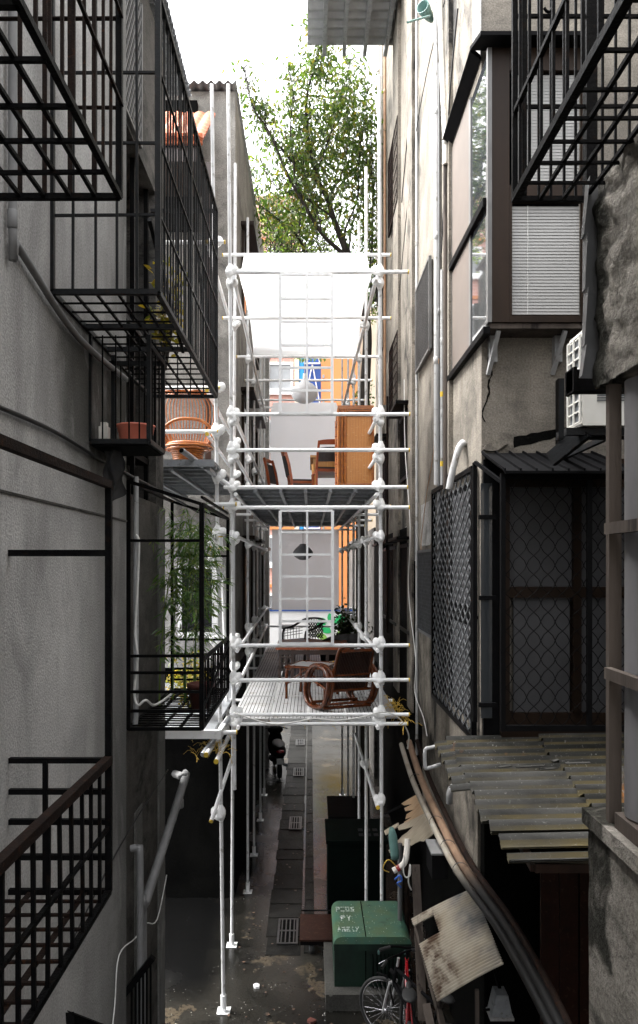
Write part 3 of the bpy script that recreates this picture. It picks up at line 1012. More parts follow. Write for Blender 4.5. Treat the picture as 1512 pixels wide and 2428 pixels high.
ob = thing('painted_building', 'blue and orange clad building across the street beside the pink brick one', 'building', (1.6, 35, 0))
MB().box(-.50, .50, 33.2, 40, 0, hh(14)).build('blue_wall', M_BLUE, ob)
MB().box(-.50, -.30, 33.0, 33.198, 0, hh(14.1)).build('bright_blue_edge', M_CYAN, ob)
tb = MB()
for k in range(8):
    z0 = hh(-4 + 1.9 * k)
    tb.bar((-.28, 33.05, z0), (.45, 33.05, z0), .06)
    tb.bar((-.28, 33.1, z0), (.1, 33.1, z0 + 1.9), .05); tb.bar((.45, 33.1, z0), (.1, 33.1, z0 + 1.9), .05)
tb.build('white_truss', M_WHITE, ob)
MB().box(.502, 2.15, 32.6, 40, 0, hh(13)).build('orange_wall', M_ORANGE, ob)
cl = MB()
for k in range(12):
    for xx in (.56, 1.98):
        cl.box(xx, xx + .09, 32.56, 32.598, hh(-3 + k * 1.15), hh(-2.85 + k * 1.15))
cl.build('clasp', M_GALV, ob)
MB().box(2.152, 9, 33.4, 40, 0, hh(12)).build('yellow_wall', M_CREAM, ob)

hd = thing('hoarding', 'white hoarding with a printed green leaf and yellow sun along the street', 'hoarding', (0, 24, 0))
MB().box(-3.2, 3.2, 24, 24.1, 0, hh(-1.54)).build('board', M_HOARD, hd)
MB().box(-3.2, 3.2, 23.97, 24.11, hh(-1.538), hh(-1.44)).build('blue_trim', M_BLUE, hd)
def leafpoly(cx, cz, L, W, ang, yy):
    pts = []
    for i in range(14):
        t = i / 13
        pts.append((t * L, W * math.sin(math.pi * t) ** .8))
    for i in range(12, 0, -1):
        t = i / 13
        pts.append((t * L, -W * math.sin(math.pi * t) ** .8))
    c, s_ = math.cos(ang), math.sin(ang)
    return [(cx + a * c - b * s_, yy, cz + a * s_ + b * c) for a, b in pts]
l1, l2 = MB(), MB()
for (px, py, L, W, an) in ((788, 1478, .36, .11, 1.9), (792, 1478, .5, .14, .6), (775, 1476, .32, .10, 2.8), (772, 1480, .3, .12, 3.3), (785, 1500, .42, .13, 2.6)):
    q = P(px, py, 23.99)
    l1.prism(leafpoly(q.x, q.z, L, W, an, 23.985), (0, .012, 0))
for (px, py, L, W, an) in ((775, 1512, .34, .10, 2.9), (797, 1508, .34, .10, .5), (806, 1492, .3, .09, .9), (772, 1520, .28, .08, 3.6)):
    q = P(px, py, 23.99)
    l2.prism(leafpoly(q.x, q.z, L, W, an, 23.985), (0, .012, 0))
l1.build('green_print', M_LEAFG, hd)
l2.build('lime_print', M_LEAFL, hd)
q = P(790, 1552, 23.99)
MB().prism([(q.x + .62 * math.cos(a * math.pi / 12), 23.988, q.z + .5 * math.sin(a * math.pi / 12)) for a in range(24)], (0, .01, 0)).build('yellow_print', M_SUNY, hd)
# ================================================================== WINDOW CAGES
def hbars(mb, pts, wd): 
    for a, b in pts: mb.bar(a, b, wd)

# ---- top left cage
XW, XO = -1.495, -.88
c1 = thing('window_cage', 'black iron window cage in the top left corner, seen from straight below', 'window cage', (-1.2, 2.8, hh(1.70)))
fm, bm, gm = MB(), MB(), MB()
bm.jit = gm.jit = .0035
za, zb, ya, yb = hh(1.70), hh(3.4), 1.2, 3.31
for a, b in (((XO, ya, za), (XO, yb, za)), ((XW, yb, za), (XO, yb, za)), ((XW, ya, za), (XW, yb, za)), ((XW, 2.17, za), (XO, 2.17, za)), ((XO, yb, za), (XO, yb, zb)), ((XO, ya, zb), (XO, yb, zb)), ((XW, yb, zb), (XO, yb, zb)), ((XW, yb, za), (XW, yb, zb)), ((XW, ya, za), (XO, ya, za)), ((XO, ya, za), (XO, ya, zb))):
    fm.bar(a, b, .026)
fm.build('frame', M_IRON, c1)
for xx in (-1.34, -1.225, -1.11, -.995):
    gm.bar((xx, ya, za + .004), (xx, yb, za + .004), .017)
for yy in (1.5, 1.73, 1.95, 2.40, 2.64, 2.86, 3.09):
    gm.bar((XW, yy, za - .008), (XO, yy, za - .008), .016)
gm.build('floor_grid', M_IRON, c1)
for xx in (-1.34, -1.225, -1.11, -.995):
    bm.bar((xx, yb, za), (xx, yb, zb), .021, .006, (0, 1, 0))
for H_ in (2.12, 2.53, 3.0):
    bm.bar((XW, yb + .012, hh(H_)), (XO, yb + .012, hh(H_)), .022, .006)
    bm.bar((XO + .012, ya, hh(H_)), (XO + .012, yb, hh(H_)), .014)
yy = 1.3
while yy < 3.25:
    bm.bar((XO, yy, za), (XO, yy, zb), .012)
    yy += .125
bm.build('bars', M_RUST, c1)

# ---- tall left cage
c2 = thing('window_cage', 'tall dark grey iron window cage on the left wall with dense upright bars', 'window cage', (-1.2, 5.4, hh(1.58)))
fm, bm, gm = MB(), MB(), MB()
bm.jit = gm.jit = .0035
za, zb, ya, yb = hh(1.58), hh(3.32), 4.15, 6.72
for (y_, z0, z1) in ((ya, za, zb), (yb, za, zb), (5.25, za, zb)):
    fm.bar((XO, y_, z0), (XO, y_, z1), .032, .032)
fm.bar((XW, ya, za), (XW, ya, zb), .03)
for a, b in (((XO, ya, za), (XO, yb, za)), ((XW, ya, za), (XO, ya, za)), ((XW, yb, za), (XO, yb, za)), ((XW, ya, za), (XW, yb, za)), ((XO, ya, zb), (XO, yb, zb)), ((XW, ya, zb), (XO, ya, zb)), ((XW, yb, zb), (XO, yb, zb)), ((XW, 4.75, za), (XO, 4.75, za)), ((XW, 5.25, za), (XO, 5.25, za))):
    fm.bar(a, b, .03, .03)
fm.bar((XO - .05, ya, hh(2.0)), (XO - .05, 5.25, hh(1.56)), .022)
fm.build('frame', M_IRONGREY, c2)
for xx in (-1.37, -1.24, -1.12, -1.0):
    gm.bar((xx, ya, za), (xx, yb, za), .014)
yy = 4.30
while yy < 6.7:
    gm.bar((XW, yy, za - .008), (XO, yy, za - .008), .010)
    yy += .16
gm.build('floor_grid', M_IRON, c2)
for xx in (-1.37, -1.24, -1.12, -1.0):
    bm.bar((xx, ya, za), (xx, ya, zb), .014)
for H_ in (2.03, 2.45, 2.86):
    bm.bar((XW, ya + .01, hh(H_)), (XO, ya + .01, hh(H_)), .014)
    bm.bar((XO + .01, ya, hh(H_)), (XO + .01, yb, hh(H_)), .012)
yy = 4.24
while yy < 6.7:
    bm.bar((XO, yy, za), (XO, yy, zb), .011)
    yy += .094
for xx in (-1.37, -1.24, -1.12, -1.0):
    bm.bar((xx, yb, za), (xx, yb, zb), .011)
bm.build('bars', M_IRONGREY, c2)
hw = MB()
for y_ in (5.85, 6.2):
    hw.bar((XO - .04, y_, hh(2.6)), (XO - .04, y_ + .3, hh(2.2)), .02)
hw.build('hanging_rail', M_IRON, c2)

# ---- small cage under it with a basin
c3 = thing('window_cage', 'small narrow iron cage hanging below the tall one, holding a pink basin', 'window cage', (-1.3, 5.1, hh(.84)))
fm, bm = MB(), MB()
za, zb, ya, yb, xo = hh(.84), hh(1.56), 4.87, 5.34, -1.095
for (x_, y_) in ((xo, ya), (xo, yb), (XW, ya), (XW + .03, yb)):
    fm.bar((x_, y_, za), (x_, y_, zb), .028)
for a, b in (((XW, ya, za), (xo, ya, za)), ((xo, ya, za), (xo, yb, za)), ((XW, yb, za), (xo, yb, za)), ((XW, ya, za), (XW, yb, za)), ((XW, yb, hh(1.5)), (xo, yb, hh(1.5))), ((xo, ya, hh(1.5)), (xo, yb, hh(1.5)))):
    fm.bar(a, b, .028, .034)
fm.build('frame', M_IRONGREY, c3)
MB().box(XW + .01, xo - .01, ya + .01, yb - .01, za - .03, za - .005).build('tray', M_ROOFBLK, c3)
for xx in (-1.41, -1.32, -1.23, -1.16):
    bm.bar((xx, ya, za), (xx, ya, zb), .009)
    bm.bar((xx, yb, za), (xx, yb, hh(1.5)), .009)
for yy in (4.97, 5.08, 5.2):
    bm.bar((xo, yy, za), (xo, yy, zb), .009)
bm.build('bars', M_IRON, c3)
bs_ = MB().lathe([(.0, .005), (.095, .005), (.105, .02), (.13, .13), (.142, .135), (.142, .145), (.125, .14), (.10, .03), (0, .02)], (-1.235, 5.08, za), n=24)
tag(bs_.build('basin', M_PINK), 'pink plastic basin standing in the small iron cage', 'basin')
tb_ = MB().box(-1.46, -1.40, 4.95, 5.02, za + .001, za + .12)
tb_.box(-1.45, -1.41, 4.96, 5.01, za + .12, za + .15)
tag(tb_.build('plastic_tub', M_PVCW), 'small pale plastic tub beside the pink basin', 'tub')
# torn black cloth hanging under the small cage
tc_ = MB()
rr = random.Random(2)
def clo(u, v):
    return Vector((-1.44 + .13 * u + .015 * math.sin(v * 9 + u * 5), 5.0 + .10 * math.sin(u * 9) * .3 + .05 * v, hh(.80) - .36 * v * (1 - .35 * abs(u - .45))))
tc_.grid(clo, 14, 16)
tc_.grid(lambda u, v: clo(u, v) + Vector((0, .006, 0)), 14, 16)
tag(tc_.build('torn_cloth', M_CLOTH), 'torn black cloth dangling beneath the small iron cage', 'cloth')

# ---- balcony cage low on the left
c4 = thing('balcony_cage', 'large rusty balcony cage in the lower left corner with slanting handrail and grid floor', 'balcony cage', (-1.25, 2.6, hh(-1.62)))
fm, bm, gm, hr = MB(), MB(), MB(), MB()
bm.jit = gm.jit = .004
xo, yb, ya = -1.0, 3.56, .8
za = hh(-1.62)
fm.bar((xo, yb, za), (xo, yb, hh(.40)), .030)
fm.bar((xo, ya, za), (xo, yb, za), .028)
fm.bar((XW, yb, za), (xo, yb, za), .026)
for H_ in (.06, -.97, -1.125, -1.275, -1.45):
    fm.bar((XW, yb + .004, hh(H_)), (xo, yb + .004, hh(H_)), .026 if H_ != .06 else .032)
fm.bar((-1.315, yb, hh(-.97)), (-1.315, yb, za), .022)
fm.bar((xo, ya, hh(-1.30)), (xo, yb, hh(-1.30)), .018)
fm.bar((xo, ya, hh(.40)), (xo, ya, za), .03)
fm.build('frame', M_IRON, c4)
hr.bar((xo, ya, hh(.40)), (xo, yb, hh(.40)), .036)
hr.bar((xo, ya, hh(-.965)), (xo, yb, hh(-.965)), .04)
hr.build('handrail', M_RUST, c4)
yy = .95
while yy < 3.52:
    bm.bar((xo, yy, za), (xo, yy, hh(-.98)), .015)
    yy += .137
bm.build('bars', M_IRON, c4)
for yy in (1.2, 1.45, 1.7, 1.95, 2.2, 2.38, 2.51, 2.64, 2.76, 2.9, 3.03, 3.16, 3.30, 3.43):
    gm.bar((XW, yy, za + .012), (xo, yy, za + .012), .013)
for xx in (-1.38, -1.25, -1.12):
    gm.bar((xx, ya, za), (xx, yb, za), .03, .006)
gm.build('floor_grid', M_RUST, c4)

# ---- plant cage on the left
c5 = thing('balcony_cage', 'open black iron balcony cage holding a bamboo plant beside the scaffold', 'balcony cage', (-1.2, 6.9, hh(-1.36)))
fm, bm, gm = MB(), MB(), MB()
bm.jit = gm.jit = .0035
xo, ya, yb = -.907, 6.0, 7.9
za = hh(-1.37)
zo, zw = hh(.51), hh(.70)
xw = -1.52
for (x_, y_, z1, wd) in ((xo, ya, zo, .038), (xo, yb, zo, .032), (xw, ya, zw, .035), (xw, yb, zw, .03)):
    fm.bar((x_, y_, za), (x_, y_, z1), wd)
for a, b in (((xo, ya, zo), (xo, yb, zo)), ((xw, ya, zw), (xw, yb, zw)), ((xw, ya, zw), (xo, ya, zo)), ((xw, yb, zw), (xo, yb, zo)), ((xo, ya, hh(-.80)), (xo, yb, hh(-.80))), ((xo, ya, za), (xo, yb, za)), ((xw, ya, za), (xo, ya, za)), ((xw, yb, za), (xo, yb, za)), ((xw, ya, za), (xw, yb, za))):
    fm.bar(a, b, .028)
fm.bar((xo + .0, ya, hh(.57)), (xo, yb, hh(.57)), .02)
for H_ in (.205, -.76, -.90, -1.06, -1.22):
    fm.bar((xw, ya, hh(H_)), (xo, ya, hh(H_)), .024)
for H_ in (.10, -.82, -.98, -1.14, -1.26):
    fm.bar((xw, yb, hh(H_)), (xo, yb, hh(H_)), .022)
fm.build('frame', M_IRON, c5)
yy = ya + .1
while yy < yb:
    bm.bar((xo, yy, za), (xo, yy, hh(-.80)), .012)
    yy += .112
for H_ in (-1.0, -1.18):
    bm.bar((xo - .01, ya, hh(H_)), (xo - .01, yb, hh(H_)), .014)
bm.bar((xo + .012, ya, hh(-1.2)), (xo + .012, yb, hh(-.84)), .016)
bm.build('bars', M_IRON, c5)
yy = ya + .08
while yy < yb:
    gm.bar((xw, yy, za + .01), (xo, yy, za + .01), .012)
    yy += .09
for xx in (-1.4, -1.25, -1.1):
    gm.bar((xx, ya, za), (xx, yb, za), .02)
gm.build('floor_grid', M_IRON, c5)

# ---- top right cage
XWR, XOR = 2.6, .95
c6 = thing('window_cage', 'black iron window cage in the top right corner with a long bright lower edge', 'window cage', (1.2, 2.5, hh(1.70)))
fm, bm, gm, ob_ = MB(), MB(), MB(), MB()
bm.jit = gm.jit = .0035
za, zb, ya, yb = hh(1.70), hh(3.4), .9, 3.33
XIN = 1.62
fm.bar((XOR, ya, za), (XOR, yb, za), .032, .034)
fm.bar((XOR, yb, za), (XOR, yb, zb), .024)
fm.bar((XOR + .03, yb - .04, za), (XOR + .03, yb - .04, zb), .018)
fm.bar((1.30, yb, za), (1.30, yb, zb), .05, .05)
for a, b in (((XOR, yb, za), (XIN, yb, za)), ((XOR, ya, zb), (XOR, yb, zb)), ((XOR, yb, zb), (XIN, yb, zb)), ((XOR, ya, za), (XOR, ya, zb)), ((XOR, ya, za), (XIN, ya, za))):
    fm.bar(a, b, .022)
fm.build('frame', M_IRON, c6)
for xx in (1.065, 1.17, 1.275, 1.39, 1.5):
    gm.bar((xx, ya, za), (xx, yb, za), .016)
for yy in (1.2, 1.45, 1.7, 1.92, 2.15, 2.36, 2.55, 2.72, 2.87, 3.02, 3.18):
    gm.bar((XOR, yy, za - .006), (XIN, yy, za - .006), .012)
gm.build('floor_grid', M_IRON, c6)
for xx in (1.0, 1.06, 1.12, 1.18, 1.235, 1.36, 1.42, 1.48, 1.54):
    bm.bar((xx, yb, za), (xx, yb, zb), .011)
for H_ in (2.13, 2.55, 3.0):
    bm.bar((XOR, yb, hh(H_)), (XIN, yb, hh(H_)), .014)
for H_ in (2.10, 2.72):
    bm.bar((XOR, ya, hh(H_)), (XOR, yb, hh(H_)), .02)
yy = 1.0
while yy < 3.3:
    bm.bar((XOR, yy, za), (XOR, yy, zb), .012)
    yy += .15
bm.build('bars', M_IRON, c6)
for xx, z0 in ((1.10, 2.66), (1.16, 2.86)):
    ob_.tube([Vector((xx + .025 * math.sin(t * .5), yb - .02, hh(z0) + .06 * math.cos(t * .5 + .3) - t * .008)) for t in range(0, 9)], .007, 6)
ob_.build('scroll', M_IRON, c6)

# ================================================================== RIGHT: BAY, GRILLES, ROOFS
bay = thing('bay_window', 'brown framed two storey bay window with white blinds on the right building', 'window', (2.0, 6.5, hh(2.15)))
yf, xl, xr = 6.40, 1.589, 2.49
zb_, zt = hh(2.17), hh(4.62)
mb = MB()
mb.box(xl + .035, xl + .19, yf, yf + .05, zb_, zt)
mb.box(xr - .06, xr, yf, yf + .05, zb_, zt)
mb.box(xl + .192, xr - .062, yf + .001, yf + .05, zb_, zb_ + .06)
mb.box(xl + .192, xr - .062, yf + .001, yf + .05, hh(3.25), hh(3.395))
mb.box(xl + .192, xr - .062, yf + .001, yf + .05, hh(4.42), zt)
mb.box(xl + .192, xl + .215, yf + .004, yf + .05, zb_ + .062, hh(3.248))
fo = mb.build('frame', M_BRONZE, bay)
mb = MB()
mb.box(xl - .004, xl + .033, yf - .004, yf + .05, zb_, zt)
mb.box(xl - .006, xl + .03, yf + .052, 8.05, zb_ - .04, zb_)
for (y0, y1) in ((8.01, 8.05), (7.08, 7.16)):
    mb.box(xl - .006, xl + .03, y0, y1, zb_ + .002, zt)
mb.build('corner_post', M_ALU, bay)
mb = MB()
mb.bar((xl - .01, yf + .05, hh(3.27)), (xl - .01, 8.05, hh(3.33)), .05, .07)
mb.bar((xl - .012, yf + .0, hh(2.10)), (xl - .012, 8.1, hh(2.10)), .06, .06)
mb.build('side_rail', M_IRON, bay)
for (z0, z1, n) in ((zb_ + .08, hh(3.22), 34), (hh(3.42), hh(4.40), 34)):
    mb = MB()
    for k in range(n):
        z = z0 + (z1 - z0) * k / n
        hgt = (z1 - z0) / n
        mb.add([(xl + .22, yf + .035, z), (xr - .075, yf + .035, z), (xr - .075, yf + .041, z + hgt * 1.06), (xl + .22, yf + .041, z + hgt * 1.06)], [(0, 1, 2, 3)])
        mb.add([(xl + .22, yf + .037, z - .001), (xr - .075, yf + .037, z - .001), (xr - .075, yf + .043, z + hgt * 1.06 - .001), (xl + .22, yf + .043, z + hgt * 1.06 - .001)], [(3, 2, 1, 0)])
    bl = mb.build('blind', M_BLIND, bay)
    MB().box(xl + .36, xl + .363, yf + .025, yf + .028, z0, z1).build('blind_cord', M_CABLEW, bl)
mb = MB()
mb.box(xl - .002, xl + .02, 7.162, 8.008, zb_ + .002, hh(3.27))
mb.box(xl - .002, xl + .02, 7.162, 8.008, hh(3.36), hh(4.66))
mb.build('side_panel', M_BEIGE, bay)
mb = MB()
mb.box(xl + .004, xl + .02, 6.455, 7.078, zb_ + .002, hh(3.25))
mb.box(xl + .004, xl + .02, 6.455, 7.078, hh(3.32), hh(4.6))
mb.build('pane', M_GLASS, bay)
mb = MB()
mb.prism([(xl - .10, yf - .14, hh(4.63)), (xr + .1, yf - .14, hh(4.63)), (xr + .1, 6.69, hh(4.80)), (xl - .10, 6.69, hh(4.80))], (0, 0, .035))
mb.prism([(xl - .10, 6.695, hh(4.80)), (xl - .10, 8.15, hh(4.80)), (xl + .0, 8.15, hh(4.72)), (xl + .0, 6.695, hh(4.72))], (.01, 0, .04))
mb.box(xl + .05, xr, yf + .02, 6.69, hh(4.50), hh(4.60))
mb.build('cap', M_ROOFBLK, bay)
MB().box(xl + .02, xr, yf + .02, 6.69, hh(2.12), hh(2.165)).build('underside', M_WOODOLD, bay)
MB().box(xl + .07, xr - .01, 6.62, 6.69, hh(2.17), hh(4.6)).build('back_panel', M_SOOTSHADE, bay)
for xx in (1.66, 2.26):
    mb = MB()
    mb.box(xx, xx + .07, 6.62, 6.70, hh(1.88), hh(2.12))
    mb.bar((xx + .035, 6.45, hh(2.11)), (xx + .0, 6.69, hh(1.78)), .035)
    mb.build('bracket', M_PVC, bay)

# ---- lower window with small standing seam roof and diamond mesh
lw = thing('window_cage', 'black diamond mesh window cage under a small seamed metal roof on the right', 'window cage', (2.15, 6.3, hh(-1.45)))
yf = 6.25
x0, x1 = 1.665, 2.85
zb_, zt = hh(-1.45), hh(.80)
mb = MB()
for xx in (x0, 2.42, x1):
    mb.box(xx, xx + .04, yf, yf + .04, zb_, zt)
mb.box(x0 + .042, x1, yf + .002, yf + .038, zt - .05, zt); mb.box(x0 + .042, x1, yf + .002, yf + .038, zb_, zb_ + .05)
mb.box(x0 - .16, x0 - .12, 6.62, 6.66, zb_, hh(.95))
for H_ in (.42, -.32, -1.30):
    mb.box(x0 - .12, x0 + .04, yf + .30, yf + .34, hh(H_), hh(H_ + .04))
mb.bar((x0 + .02, yf + .02, hh(.72)), (x0 - .14, 6.62, hh(.95)), .03)
mb.build('frame', M_ROOFBLK, lw)
mb = MB()
mb.lattice((x0 + .04, yf + .02, zb_ + .05), (1, 0, 0), (0, 0, 1), x1 - x0 - .04, zt - zb_ - .1, .125, .165, .008, .008, wav=.10)
mb.build('diamond_mesh', M_IRON, lw)
MB().box(1.612, 1.78, 6.662, 6.695, hh(-1.6), hh(.98)).build('dark_backing', M_ROOFBLK, lw)
MB().box(x0 - .10, x0 + .0, 6.56, 6.58, zb_ + .05, hh(.75)).build('side_pane', M_GLASS, lw)
wb = MB()
wb.box(1.76, 3.3, 6.60, 6.699, hh(-1.6), hh(-1.36)); wb.box(1.76, 3.3, 6.60, 6.699, hh(-.30), hh(-.20)); wb.box(1.76, 3.3, 6.60, 6.699, hh(.72), hh(.98))
for xx in (1.76, 2.42, 3.1):
    wb.box(xx, xx + .075, 6.59, 6.698, hh(-1.358), hh(.718))
wo2 = wb.build('window', M_BRONZE, lw)
mb = MB()
mb.box(1.837, 2.418, 6.63, 6.65, hh(-.198), hh(.718)); mb.box(1.88, 2.40, 6.63, 6.65, hh(-1.358), hh(-.302)); mb.box(2.5, 3.1, 6.63, 6.65, hh(-.198), hh(.718)); mb.box(2.5, 3.1, 6.63, 6.65, hh(-1.358), hh(-.302))
mb.build('pane', M_FROSTDK, wo2)
rf = MB()
A_, B_, C_, D_ = Vector((1.60, 6.68, hh(1.03))), Vector((2.62, 6.68, hh(1.03))), Vector((2.78, 6.18, hh(.80))), Vector((1.68, 6.18, hh(.80)))
rf.prism([A_, B_, C_, D_], (0, 0, .015))
for k in range(9):
    t = k / 8
    rf.bar(A_.lerp(B_, t) + Vector((0, 0, .025)), D_.lerp(C_, t) + Vector((0, 0, .025)), .014, .022)
rf.bar(D_ + Vector((0, -.005, .0)), C_ + Vector((0, -.005, 0)), .018, .02)
rf.build('seamed_roof', M_ROOFBLK, lw)

# ---- lattice grille on the facade, beside it
lg = thing('window_grille', 'large diamond lattice window grille with a black frame on the right facade', 'grille', (1.5, 7.9, hh(-1.64)))
xg, ya, yb = 1.555, 6.82, 9.05
zb_, zt = hh(-1.64), hh(.92)
mb = MB()
for yy in (ya, yb):
    mb.bar((xg, yy, zb_), (xg, yy, zt), .05)
for zz in (zb_, zt):
    mb.bar((xg, ya, zz), (xg, yb, zz), .05)
mb.bar((xg + .03, ya, hh(-.5)), (xg + .03, yb, hh(-.55)), .03)
mb.build('frame', M_IRON, lg)
MB().lattice((xg, ya, zb_), (0, 1, 0), (0, 0, 1), yb - ya, zt - zb_, .235, .15, .016, .010).build('lattice', M_LATT, lg)
mb = MB()
mb.box(1.58, 1.596, ya + .15, yb - .1, zb_ + .1, zt - .1)
wo3 = mb.build('window_frame', M_ROOFBLK, lg)
mb = MB()
mb.box(1.572, 1.578, 7.1, 7.9, hh(-.4), hh(.75)); mb.box(1.572, 1.578, 7.1, 7.9, hh(-1.5), hh(-.6))
mb.build('pane', M_FROSTDK, wo3)
MB().box(1.573, 1.579, 8.15, 8.28, zb_ + .1, zt - .15).build('mullion', M_BRONZE, wo3)

def grille(name, label, ya, yb, H0, H1, bars, m, pm_, du=.1, dv=.12):
    t = thing(name, label, 'grille', (1.55, (ya + yb) / 2, hh(H0)))
    mb = MB()
    for yy in (ya, yb): mb.bar((1.555, yy, hh(H0)), (1.555, yy, hh(H1)), .035)
    for H_ in (H0, H1): mb.bar((1.555, ya, hh(H_)), (1.555, yb, hh(H_)), .035)
    mb.build('frame', m, t)
    mb = MB()
    if bars:
        n = int((yb - ya) / .11)
        for k in range(1, n):
            yy = ya + (yb - ya) * k / n
            mb.bar((1.55, yy, hh(H0)), (1.55, yy, hh(H1)), .014)
        for k in range(1, 7):
            H_ = H0 + (H1 - H0) * k / 7
            mb.bar((1.545, ya, hh(H_)), (1.545, yb, hh(H_)), .012)
        mb.build('bars', m, t)
    else:
        mb.lattice((1.553, ya, hh(H0)), (0, 1, 0), (0, 0, 1), yb - ya, H1 - H0, du, dv, .016, .01)
        mb.build('lattice', m, t)
    MB().box(1.58, 1.597, ya + .02, yb - .02, hh(H0 + .02), hh(H1 - .02)).build('pane', pm_, t)
grille('window_grille', 'pale diamond lattice grille high on the facade beside the grey pipes', 9.3, 10.5, 2.81, 4.0, False, M_ALU, M_GLASSDK)
grille('window_grille', 'small dark lattice grille low on the facade behind the large lattice grille', 9.1, 10.3, -.92, .19, False, M_LATT, M_BRONZE, .085, .10)
grille('window_grille', 'rusty barred grille highest on the facade near the tree', 12.7, 14.2, 6.5, 7.95, True, M_RUST, M_FROST)
grille('window_grille', 'rusty barred grille on the facade level with the white canopy', 12.7, 14.0, 2.95, 4.15, True, M_RUST, M_SOOTSHADE)

# ---- corrugated asbestos roof
ar = thing('corrugated_roof', 'mossy corrugated lean-to roof with broken edges between the two right hand buildings', 'roof', (2.1, 5.7, hh(-1.9)))
def corr(x0, x1, s0, s1, lift, jit, seed):
    rr = random.Random(seed)
    jl = [rr.uniform(-jit, jit) for _ in range(600)]
    L = 1.93
    n = int((s1 - s0) / L * 200) + 8
    def fn(u, v):
        s_ = s0 + (s1 - s0) * v
        i = int(v * n)
        k = int(s_ / .146)
        xa = x0 + jl[k % 600] + .4 * jl[(i + 77) % 600] * .2
        xx = xa + (x1 - xa) * u
        return Vector((xx, 6.66 - s_, hh(-1.60) - .175 * s_ + .026 * math.sin(s_ / .146 * 2 * math.pi) + lift + .02 * u))
    return fn, n
mb = MB()
for (x0, x1, s0, s1, lf, sd) in ((1.27, 2.30, 0, 1.62, .0, 1), (2.08, 3.3, 0, 1.5, .045, 2), (1.32, 2.22, 1.55, 1.72, -.02, 3), (1.34, 2.15, 1.82, 1.94, -.03, 4), (1.14, 1.32, .06, .95, -.03, 5)):
    fn, n = corr(x0, x1, s0, s1, lf, .022, sd)
    mb.grid(fn, 10, n)
    mb.grid(lambda u, v: fn(u, v) + Vector((0, 0, -.012)), 10, n)
mb.build('sheets', M_ASB, ar)
mb = MB()
mb.bar((1.35, 6.6, hh(-1.68)), (3.3, 6.6, hh(-1.68)), .06); mb.bar((1.5, 4.8, hh(-2.02)), (3.3, 4.8, hh(-2.02)), .06)
for xx in (1.5, 2.2): mb.bar((xx, 6.6, hh(-1.7)), (xx, 4.8, hh(-2.03)), .05)
mb.build('rafter', M_DARKWOOD, ar)
mb = MB()
rr = random.Random(5)
for k in range(9):
    p = P(rr.uniform(1180, 1390), rr.uniform(1800, 1960), 5.6)
    mb.bar(p + Vector((0, 0, .05)), p + Vector((rr.uniform(.05, .22), rr.uniform(-.02, .02), .06)), .035, .008)
mb.build('broken_shard', M_ASB, ar)
cl_ = MB()
cl_.tube(smooth_path([P(1085, 1752, 6.62), P(1025, 1772, 6.62), P(1008, 1778, 6.6), P(1008, 1815, 6.6), P(1012, 1822, 6.6), P(1045, 1812, 6.6)], 3), .018, 8)
tag(cl_.build('bent_pipe', M_PVC), 'thin grey pipe bent round the upper corner of the corrugated roof', 'pipe')

# ---- cream awning remnants
Oa, ua, va = Vector((1.6, 6.0, hh(-3.20))), Vector((0, 1, 0)), Vector((-.53, .0, -.55))
nrm = ua.cross(va).normalized()
def onplane(x, y):
    d = P(x, y, 1.0) - Vector((0, 0, EYE))
    e = Vector((0, 0, EYE))
    t = (Oa - e).dot(nrm) / d.dot(nrm)
    return e + d * t
aw = thing('awning_panel', 'big cream corrugated awning panel with a square hole, hanging beside the green cabinet', 'awning', (1.3, 6.6, hh(-3.8)))
A_, B_, C_, D_ = onplane(973, 2176), onplane(1119, 2103), onplane(1190, 2283), onplane(1034, 2372)
nn = (B_ - A_).cross(D_ - A_).normalized()
NV = 32
def pan(u, v):
    p = A_.lerp(B_, u).lerp(D_.lerp(C_, u), v)
    return p + nn * (0.012 * math.sin(v * NV * 2 * math.pi)) + nn * (.05 * (u - .5) ** 2)
def skp(i, j):
    u, v = (i + .5) / 20, (j + .5) / (NV * 8)
    return (.10 < u < .34 and .11 < v < .36) or (u < .12 and .11 < v < .36)
mb = MB()
mb.grid(pan, 20, NV * 8, skp)
mb.grid(lambda u, v: pan(u, v) + nn * .006, 20, NV * 8, skp)
mb.build('sheet', M_CREAMPL, aw)
MB().bar(D_.lerp(C_, .45) + Vector((.1, 0, -.05)), D_.lerp(C_, .45) + Vector((.12, .05, -1.2)), .03).build('post', M_WOODOLD, aw)
MB().bar(A_.lerp(D_, .1) + Vector((.05, .05, -.03)), A_.lerp(D_, .6) + Vector((.28, .2, -1.0)), .05).build('post', M_WOODOLD, aw)
z5 = lambda a, b: onplane(900.4 + a / 7.416, 1851.9 + b / 7.416)
bp = thing('awning_panel', 'splintered cream awning remnant with ragged edges below the pipe bundle', 'awning', tuple(z5(600, 800)))
mb = MB()
mb.prism([z5(*p) for p in ((310, 810), (360, 765), (600, 660), (820, 545), (900, 690), (1000, 850), (900, 960), (830, 1015), (760, 1060), (700, 1050), (620, 1085), (520, 1150), (420, 1210), (300, 1210), (170, 1260), (150, 1215), (330, 1120), (250, 1095), (340, 1020), (390, 960), (480, 900), (590, 790), (440, 840), (330, 860))], nn * .008)
mb.prism([z5(*p) for p in ((70, 875), (320, 728), (330, 780), (95, 945))], nn * .014)
mb.build('sheet', M_CREAMPALE, bp)
mb = MB()
mb.prism([p + nn * .03 for p in [z5(*q) for q in ((350, 370), (480, 290), (620, 210), (660, 330), (720, 450), (835, 528), (650, 620), (520, 690), (380, 750), (400, 690), (540, 600), (420, 640), (440, 560), (580, 470), (420, 500), (400, 450), (560, 370), (390, 400))]], nn * .008)
